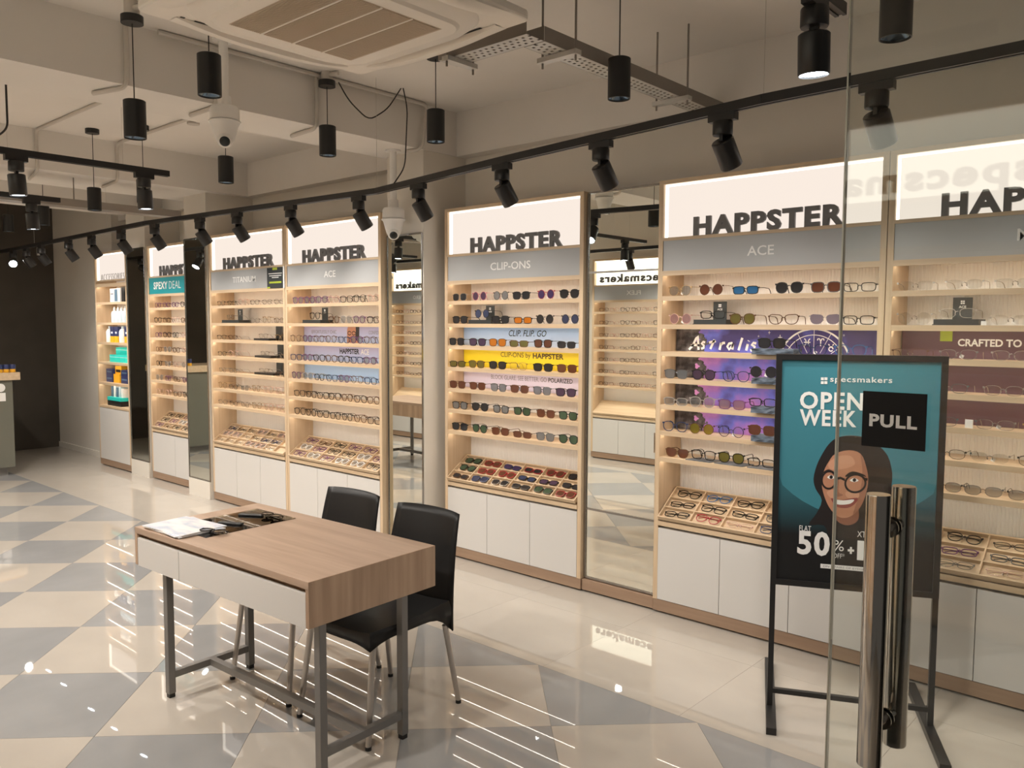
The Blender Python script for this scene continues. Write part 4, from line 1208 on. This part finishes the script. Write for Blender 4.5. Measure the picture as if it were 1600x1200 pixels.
# ------------------------------------------------------------------ ceiling: tracks and spotlights
def spot_light(name, parent, loc, direction, watts, size, blend=.9, rad=.035):
    l = bpy.data.lights.new(name, 'SPOT')
    l.energy = watts; l.spot_size = size; l.spot_blend = blend; l.shadow_soft_size = rad; l.color = LIGHT_C
    o = bpy.data.objects.new(name, l); COL.objects.link(o); o.parent = parent
    o.location = loc
    o.rotation_euler = Vector(direction).to_track_quat('-Z', 'Y').to_euler()
    return o
def track(label, pts, z, rods=()):
    t = thing('light_track', label, 'track', (*pts[0], z), 0, 'black light tracks under the ceiling')
    x0, y0 = pts[0]
    for (a, b_), (c, d) in zip(pts, pts[1:]):
        L_ = math.hypot(c-a, d-b_)
        T = Matrix.Translation((a-x0, b_-y0, 0)) @ Matrix.Rotation(math.atan2(d-b_, c-a), 4, 'Z')
        MB().box(0, L_, -.017, .017, .004, .034, 'black_metal', T).box(0, L_, -.017, -.006, 0, .004, 'black_metal', T).box(0, L_, .006, .017, 0, .004, 'black_metal', T).build('rail', t)
    for x, y in rods:
        MB().tube([(x-x0, y-y0, .034), (x-x0, y-y0, CEIL-z)], .0012, 'conduit', 5).build('suspension_rod', t)
    return t
TZ = 2.45
WT = [(.6, 2.80), (-1.35, 2.87), (-2.77, 3.06), (-4.04, 3.26), (-6.8, 3.06), (-11.3, 3.2)]
track('long black light track running the length of the display wall', WT, TZ, [(-1.35, 2.87), (-4.04, 3.26), (-7.6, 3.085), (-9.6, 3.15)])
OT = [(-.55, .6), (-11.0, .6)]
track('black light track along the opposite side of the shop, seen in mirrors', OT, TZ, [(-1.2, .6), (-5, .6), (-9, .6)])
CT2 = track('short black cross track at upper left, nearer one', [(-4.92, .4), (-4.92, 2.37)], 2.535, [(-4.92, 1.0), (-4.92, 2.1)])
CT3 = track('short black cross track at upper left, farther one', [(-6.55, .4), (-6.55, 2.33)], 2.53, [(-6.55, 1.0), (-6.55, 2.0)])
CT1 = track('short black cross track at the top beside the glass door', [(-.93, .6), (-.93, 2.47)], 2.55, [(-.93, 1.0), (-.93, 2.2)])

def head(label, x, y, z, aim, tilt, watts, size, group, lit=True, ang=0.0):
    """aim: heading of the beam in plan (radians), tilt from straight down"""
    t = thing('track_spotlight', label, 'spotlight', (x, y, z), 0, group)
    R0 = Matrix.Rotation(ang, 4, 'Z')
    MB().box(-.055, .055, -.017, .017, -.030, 0, 'black_metal', R0).build('adapter', t)
    MB().lathe([(.036, -.082), (.038, -.078), (.038, -.034), (.036, -.030)], 'black_metal', 20).build('driver_can', t, True)
    MB().box(-.007, .007, -.012, .012, -.105, -.082, 'black_metal', R0).build('neck', t)
    d = Vector((math.sin(tilt)*math.cos(aim), math.sin(tilt)*math.sin(aim), -math.cos(tilt)))
    q = d.to_track_quat('-Z', 'Y').to_matrix().to_4x4()
    T = Matrix.Translation(Vector((0, 0, -.102))) @ q @ Matrix.Translation((0, 0, -.058))
    r = .043
    h_ = MB().lathe([(r*.9, .062), (r, .058), (r, -.046), (r*.93, -.050), (r*.91, -.0445)], 'black_metal', 24, T, True, False).build('lamp_head', t, True)
    MB().lathe([(r*.88, -.0445), (r*.5, -.0425)], 'lamp' if lit else 'reflector', 24, T, True, True).build('lens', t)
    if lit: spot_light('lamp', t, T @ Vector((0, 0, -.075)), d, watts, size)
    return t
wx = [(-.95, 2.86), (-1.52, 2.89), (-2.15, 2.98), (-2.82, 3.07), (-3.58, 3.19), (-4.21, 3.25), (-4.89, 3.2), (-5.5, 3.15), (-5.99, 3.12), (-6.64, 3.07), (-7.27, 3.07), (-7.98, 3.1), (-8.56, 3.11), (-9.38, 3.14), (-9.88, 3.16)]
for k, (x, y) in enumerate(wx):
    head(f'black spotlight on the wall track, {ORD[k]} from the glass door end', x, y, TZ, PI/2-.18, .60, HEAD_W*(.8 if k < 4 else .70 if k < 8 else .85), 1.8, 'spotlights on the track along the display wall')
head('lit black spotlight at the far end of the wall track, facing the room', -10.33, 3.17, TZ, -.35, 1.1, HEAD_W*.4, 1.5, 'spotlights on the track along the display wall')
for k in range(8):
    head(f'black spotlight on the opposite track, {ORD[k]} from the entrance', -1.0-(k*1.2+.4 if k else 0), .6, TZ, PI/2+(.1 if k == 1 else 0) if k in (1, 2) else -PI/2, .75 if k in (1, 2) else .5, HEAD_W*(2.2 if k in (1, 2) else 1), 1.9, 'spotlights on the opposite track')
G2 = 'downward spotlights on the short cross tracks'
head('lit black spotlight at the end of the nearer upper-left cross track', -4.92, 2.22, 2.535, PI/2, .06, DOWN_W, 2.5, G2, ang=PI/2)
head('lit black spotlight at the frame edge on the nearer cross track', -4.92, 1.54, 2.535, PI/2, .06, DOWN_W, 2.5, G2, ang=PI/2)
head('lit black spotlight on the farther upper-left cross track', -6.55, 2.14, 2.53, PI/2, .06, DOWN_W, 2.5, G2, ang=PI/2)
head('lit black spotlight at the top, left of the glass door edge', -.93, 2.28, 2.55, PI/2, .05, DOWN_W*.7, 2.5, G2, ang=PI/2)
head('lit black spotlight above the desk side of the entrance cross track', -.93, 1.2, 2.55, PI*.85,   .35, DOWN_W*.35, 2.5, G2, ang=PI/2)  # unseen lamp, added and aimed to brighten the desk

head('added lit black spotlight on the nearer cross track, outside the view', -4.92, .8, 2.535, PI/2, .06, DOWN_W, 2.5, G2, ang=PI/2)  # extra lamp added out of view to brighten the rear of the shop
head('added lit black spotlight on the farther cross track, outside the view', -6.55, 1.1, 2.53, PI/2, .06, DOWN_W, 2.5, G2, ang=PI/2)  # another unseen lamp added for more light at the rear
track('added black cross track near the reception counter, left of the view', [(-8.35, .3), (-8.35, 2.2)], 2.53, [(-8.35, 1.0)])  # made-up track, out of view, carrying the added lamps for the far end
for k, y in enumerate((.7, 1.4, 2.05)):
    head(f'lit black spotlight near the reception counter, {ORD[k]} from the opposite wall', -8.35, y, 2.53, PI/2+.5*(k == 2), .06+.5*(k == 2), DOWN_W*1.2, 2.6, G2, ang=PI/2)  # unseen lamps added to brighten the far end

def pendant(label, x, y, z, top=CEIL, dz=.175, canopy=True):
    t = thing('pendant_light', label, 'pendant light', (x, y, z), 0, 'unlit black cylinder pendants')
    r = .05
    MB().lathe([(r*.9, dz), (r, dz-.003), (r, 0), (r*.94, -.001), (r*.9, .006)], 'black', 28, None, True, False).build('cylinder', t, True)
    MB().lathe([(r*.9, .006), (r*.55, .03), (r*.3, .034)], 'reflector', 24, None, False, True).build('reflector', t, True)
    MB().tube([(0, 0, dz), (0, 0, top-z-.03)], .0028, 'cable', 6).build('cord', t)
    if top < CEIL-.02: MB().lathe([(.035, top-z), (.035, CEIL-z)], 'conduit', 16).tube([(.03, 0, top-z+.03), (.085, .02, top-z+.035)], .014, 'conduit', 8).build('junction_box', t, True)
    if canopy: MB().lathe([(.05, top-z-.035), (.05, top-z)], 'black', 22).build('canopy', t, True)
    return t
pendant('unlit black pendant at upper left hanging before the beam', -3.97, 1.756, 2.523, 3.085)
pendant('unlit black pendant beside the ceiling camera pole', -3.407, 1.834, 2.635)
pendant('unlit black pendant left of the white column top', -4.18, 3.0, 2.66, 3.10)
pendant('unlit black pendant below the air conditioner corner', -3.428, 3.186, 2.664)
pendant('unlit black pendant in front of the perforated cable tray', -2.12, 3.07, 2.645)
pendant('unlit black pendant under the ceiling camera, above TITANIUM', -5.194, 2.90, 2.598)
pendant('unlit black pendant behind the beam, far left of the ceiling', -6.757, 2.656, 2.526)
pendant('unlit black pendant seen through the top of the glass door', -.903, 2.873, 2.584)
pendant('unlit black pendant just behind a cross track spotlight', -6.35, 2.86, 2.57)
pendant('unlit black pendant behind the farther cross track spotlight', -8.291, 2.806, 2.544)
pendant('unlit black pendant at the far left edge of the view', -9.667, 2.932, 2.595)

# ------------------------------------------------------------------ cassette air conditioner
def rsq(w_, r, n=7):
    out = []
    for cx, cy, a0 in ((w_-r, w_-r, 0), (-w_+r, w_-r, 90), (-w_+r, -w_+r, 180), (w_-r, -w_+r, 270)):
        for i in range(n+1):
            a = math.radians(a0+90*i/n)
            out.append((cx+r*math.cos(a), cy+r*math.sin(a)))
    return out
t = thing('air_conditioner', 'cream cassette air conditioner hung under the ceiling', 'air conditioner', (-2.375, 1.745, 2.668))
MB().box(-.41, .41, -.41, .41, .065, .32, 'tray_side').build('body', t)
MB().slab(rsq(.475, .035), .03, .065, 'ac').build('panel', t, bevel=.008)
def bulge(w0, r0, z0, w1, r1, z1, nm):
    a, b_ = rsq(w0, r0, 8), rsq(w1, r1, 8)
    n = len(a)
    vs = [(x, y, z0) for x, y in a]+[(x, y, z1) for x, y in b_]
    return MB().add(vs, [(i, i+n, (i+1) % n+n, (i+1) % n) for i in range(n)]+[tuple(range(n, 2*n))[::-1]], 'ac').build(nm, t, True)
bulge(.405, .20, .0305, .375, .19, .006, 'inner_panel')
bulge(.325, .09, .0062, .315, .085, -.004, 'grille_frame')
MB().box(-.255, .255, -.255, .255, -.0046, -.0042, 'ac_grille').build('intake_grille', t)
for k in range(4):
    g = MB()
    for j in range(16):
        y = -.25+k*.1275+j*.0072
        g.box(-.25, .25, y, y+.0034, -.0075, -.0046, 'ac_grille')
    o = g.build('grille_slats', t); o['kind'] = 'stuff'
for k in range(3): MB().box(-.255, .255, -.135+k*.1275-.003, -.135+k*.1275+.003, -.009, -.0046, 'ac').build('grille_bar', t)
for k in range(4):
    T = Matrix.Rotation(k*PI/2, 4, 'Z')
    MB().add([T @ Vector(p) for p in ((-.30, -.412, .0285), (.30, -.412, .0285), (.30, -.398, .0285), (-.30, -.398, .0285))], [(0, 3, 2, 1)], 'shadow').build('slot_shade', t)  # flat dark strip: shade of the gap beside the louvre, no real opening
    vs, fs = [], []
    N_ = 24
    for i in range(N_+1):
        x = -.36+.72*i/N_
        h_ = .030*max(0, 1-abs(x/.36)**2.6)
        for y, z in ((-.472, .034), (-.470, .030-h_*.35), (-.455, .029-h_*.8), (-.435, .028-h_), (-.415, .027-h_*.85), (-.410, .029)): vs.append(tuple(T @ Vector((x, y, z))))
    for i in range(N_):
        for j in range(5): fs.append((i*6+j, i*6+j+1, (i+1)*6+j+1, (i+1)*6+j))
    MB().add(vs, fs, 'ac').build('louvre', t, True)
MB().box(-.418, -.40, -.35, -.335, .0284, .030, 'black').build('sensor', t)
for sx in (-1, 1):
    for sy in (-1, 1): MB().tube([(sx*.43, sy*.3, .10), (sx*.43, sy*.3, CEIL-2.668)], .005, 'galv', 6).build('hanger_rod', t)
MB().tube([(.40, .33, .18), (.47, .36, .2), (.50, .36, .45)], .028, 'black', 10).build('drain_pipe', t, True)

# ------------------------------------------------------------------ perforated cable tray
def cable_tray(label, x0, x1, y0, y1, z, along):
    t = thing('cable_tray', label, 'cable tray', (0, 0, z), 0, 'perforated cable trays under the ceiling')
    L_ = (y1-y0) if along == 'y' else (x1-x0)
    w_ = (x1-x0) if along == 'y' else (y1-y0)
    n = int(L_/.034)
    vs, fs = [], []
    # bottom sheet with two staggered rows of open slots
    def quad(a0, a1, b0, b1):
        p = [(a0, b0), (a1, b0), (a1, b1), (a0, b1)]
        o = len(vs)
        for a, b_ in p: vs.append((x0+b_, y0+a, 0) if along == 'y' else (x0+a, y0+b_, 0))
        fs.append((o, o+3, o+2, o+1))
    rows = [.0, .18, .30, .44, .56, .70, .82, 1.0]
    for r in range(7):
        b0, b1 = rows[r]*w_, rows[r+1]*w_
        if r % 2 == 0: quad(0, L_, b0, b1)
        else:
            off = .5*(r == 3)
            for k in range(n):
                a = (k+off)*L_/n
                quad(a, min(a+L_/n*.62, L_), b0, b1)
    MB().add(vs, fs, 'galv').build('tray_bottom', t)
    for s in (0, 1):
        if along == 'y': MB().box(x0+s*w_-.0015, x0+s*w_+.0015, y0, y1, 0, .06, 'tray_side').build('flange', t)
        else: MB().box(x0, x1, y0+s*w_-.0015, y0+s*w_+.0015, 0, .06, 'tray_side').build('flange', t)
    return t
ZT_ = 2.80
tb = cable_tray('perforated grey cable tray running to the display wall', -2.30, -2.19, 2.64, 4.165, ZT_, 'y')
ta = cable_tray('perforated grey cable tray behind the air conditioner', -2.70, -2.19, 2.525, 2.635, ZT_, 'x')
for y in (2.80, 3.72):
    MB().box(-2.35, -2.14, y-.02, y+.02, -.022, -.002, 'galv').build('bracket', tb)
    for x in (-2.335, -2.155): MB().tube([(x, y, -.045), (x, y, CEIL-ZT_)], .005, 'tray_side', 6).build('hanger_rod', tb)
MB().box(-2.64, -2.60, 2.49, 2.67, -.022, -.002, 'galv').build('bracket', ta)
for y in (2.50, 2.66): MB().tube([(-2.62, y, -.045), (-2.62, y, CEIL-ZT_)], .005, 'tray_side', 6).build('hanger_rod', ta)
t = thing('cable_trunking', 'grey metal trunking hung below the far beams, ending before the column', 'trunking', (-7.28, 0, 2.60))
MB().box(-.07, .07, .3, 3.58, 0, .06, 'tray_side').build('trunking', t)
for y in (1.2, 2.7): MB().tube([(0, y, .06), (0, y, BEAM-2.60)], .005, 'tray_side', 6).build('hanger_rod', t)

# ------------------------------------------------------------------ cameras
def dome(label, x, y, ztop, zb, aim):
    t = thing('security_camera', label, 'security camera', (x, y, zb), 0, 'white pan cameras hung from poles')
    H_ = ztop-zb
    MB().lathe([(.055, H_-.012), (.055, H_)], 'cam', 20).build('ceiling_flange', t, True)
    MB().tube([(0, 0, .25), (0, 0, H_-.01)], .024, 'cam', 14).build('pole', t, True)
    MB().lathe([(.034, .20), (.036, .215), (.034, .255)], 'cam', 16).build('collar', t, True)
    R0 = Matrix.Rotation(aim, 4, 'Z')
    MB().lathe([(.064, .125), (.076, .13), (.076, .185), (.068, .20), (.03, .202)], 'cam', 24).build('base', t, True)
    vs, fs = [], []
    lv = [(.078, .125), (.066, .10), (.050, .04), (.042, .02)]
    MB().lathe([(.084, .118), (.084, .124), (.07, .125)], 'cam', 24).build('brim', t, True)
    MB().lathe([(.036, .012), (.046, .022), (.058, .06), (.070, .105), (.078, .118)], 'cam', 24).build('shroud', t, True)
    T = R0 @ Matrix.Translation((.012, 0, .030)) @ Matrix.Rotation(math.radians(118), 4, 'Y')
    MB().lathe([(.040, -.012), (.042, .0), (.040, .030), (.030, .042)], 'cam', 20, T).build('eyeball', t, True)
    MB().lathe([(.027, .0425), (.022, .047), (.010, .048)], 'lens_glass', 18, T).build('lens', t, True)
    return t
dome('white pan camera hung from a pole in front of the ceiling beam', -4.12, 2.30, CEIL, 2.60, -.55)
dome('white pan camera hung under the beam before the column mirror', -4.45, 3.735, BEAM, 2.25, -.7)
t = thing('bullet_camera', 'tiny white camera high on the far dark wall', 'security camera', (WX0, 3.93, 2.575))
MB().box(0, .02, -.04, .04, -.05, .05, 'cam').build('bracket', t); MB().tube([(.02, 0, 0), (.12, -.03, -.02)], .04, 'cam', 14).build('body', t, True); MB().lathe([(.03, 0), (.03, .004)], 'lens_glass', 14, Matrix.Translation((.12, -.03, -.02)) @ Matrix.Rotation(1.75, 4, 'Y')).build('lens', t)

# ------------------------------------------------------------------ conduits, boxes, loose cables
def conduit(label, pts, r=.0125, m='conduit', nm='conduit', cat='conduit', grp='painted conduits on the ceiling'):
    P = [Vector(p) for p in pts]
    out = [P[0]]
    for i in range(1, len(P)-1):
        a, b_, c = P[i-1], P[i], P[i+1]
        k = min(.06, (b_-a).length*.45, (c-b_).length*.45)
        p, q_ = b_+(a-b_).normalized()*k, b_+(c-b_).normalized()*k
        for j in range(5):
            s_ = j/4
            out.append(p*(1-s_)**2+b_*2*s_*(1-s_)+q_*s_**2)
    out.append(P[-1])
    o = MB().tube(out, r, m, 8).build(nm, None, True)
    return tag(o, label, cat, grp)
bf = -4.257
conduit('grey conduit down the near beam by the upper-left pendant', [(bf, 1.85, CEIL), (bf, 1.85, 2.832), (-4.50, 1.78, 2.832)])
conduit('grey conduit across the ceiling bay and down the second beam, left one', [(-4.75, 2.36, 3.137), (-7.066, 2.36, 3.137), (-7.066, 2.36, 2.832), (-7.55, 2.46, 2.832)])
conduit('grey conduit down the near beam beside the middle pendant', [(bf, 2.98, 3.14), (bf, 2.98, 2.832), (-4.56, 3.0, 2.832)])
conduit('grey conduit along the top of the near beam to the column', [(bf+.03, 2.0, 3.135), (bf+.03, 3.86, 3.135), (bf+.03, 3.80, 2.832), (-4.36, 3.78, 2.832)])
conduit('grey conduit across the ceiling bay and down the second beam, right one', [(-4.75, 2.97, 3.137), (-7.066, 2.97, 3.137), (-7.066, 2.97, 2.832), (-7.5, 3.02, 2.832)])
conduit('short bent conduit under the near beam behind the ceiling camera', [(bf, 2.33, 2.95), (bf, 2.33, 2.832), (-4.55, 2.33, 2.832)])
for lab, x, y, z in (('round junction box at the end of a bay conduit', -5.9, 3.04, 3.12),):
    tt = thing('junction_box', lab, 'junction box', (x, y, z), 0, 'junction boxes on the ceiling')
    MB().lathe([(.045, 0), (.045, CEIL-z)], 'conduit', 16).build('box', tt, True); MB().tube([(.03, 0, .015), (.08, .03, .02)], .012, 'conduit', 8).build('spout', tt, True)
conduit('thin black cable drooping in a loop from the middle pendant canopy', [(-4.12, 3.04, 3.09), (-4.1, 3.10, 2.99), (-4.1, 3.25, 2.90), (-4.1, 3.40, 3.0), (-4.1, 3.51, 3.15)], .004, 'cable', 'loose_cable', 'cable', 'loose cables')
conduit('thin black cable hanging from the ceiling beside the white column', [(-4.085, 3.515, 3.15), (-4.085, 3.55, 3.03), (-4.1, 3.54, 2.66), (-4.1, 3.42, 2.51), (-4.02, 3.28, 2.485)], .004, 'cable', 'loose_cable', 'cable', 'loose cables')
conduit('stub of white cable hanging from the ceiling at top centre', [(-1.05, 2.40, CEIL), (-1.05, 2.41, 3.0), (-1.04, 2.44, 2.92)], .006, 'cam', 'loose_cable', 'cable', 'loose cables')
conduit('black cable hanging at the upper-left frame edge', [(-5.55, 1.70, 3.15), (-5.55, 1.70, 2.80), (-5.57, 1.64, 2.74), (-5.6, 1.5, 2.72)], .006, 'cable', 'loose_cable', 'cable', 'loose cables')
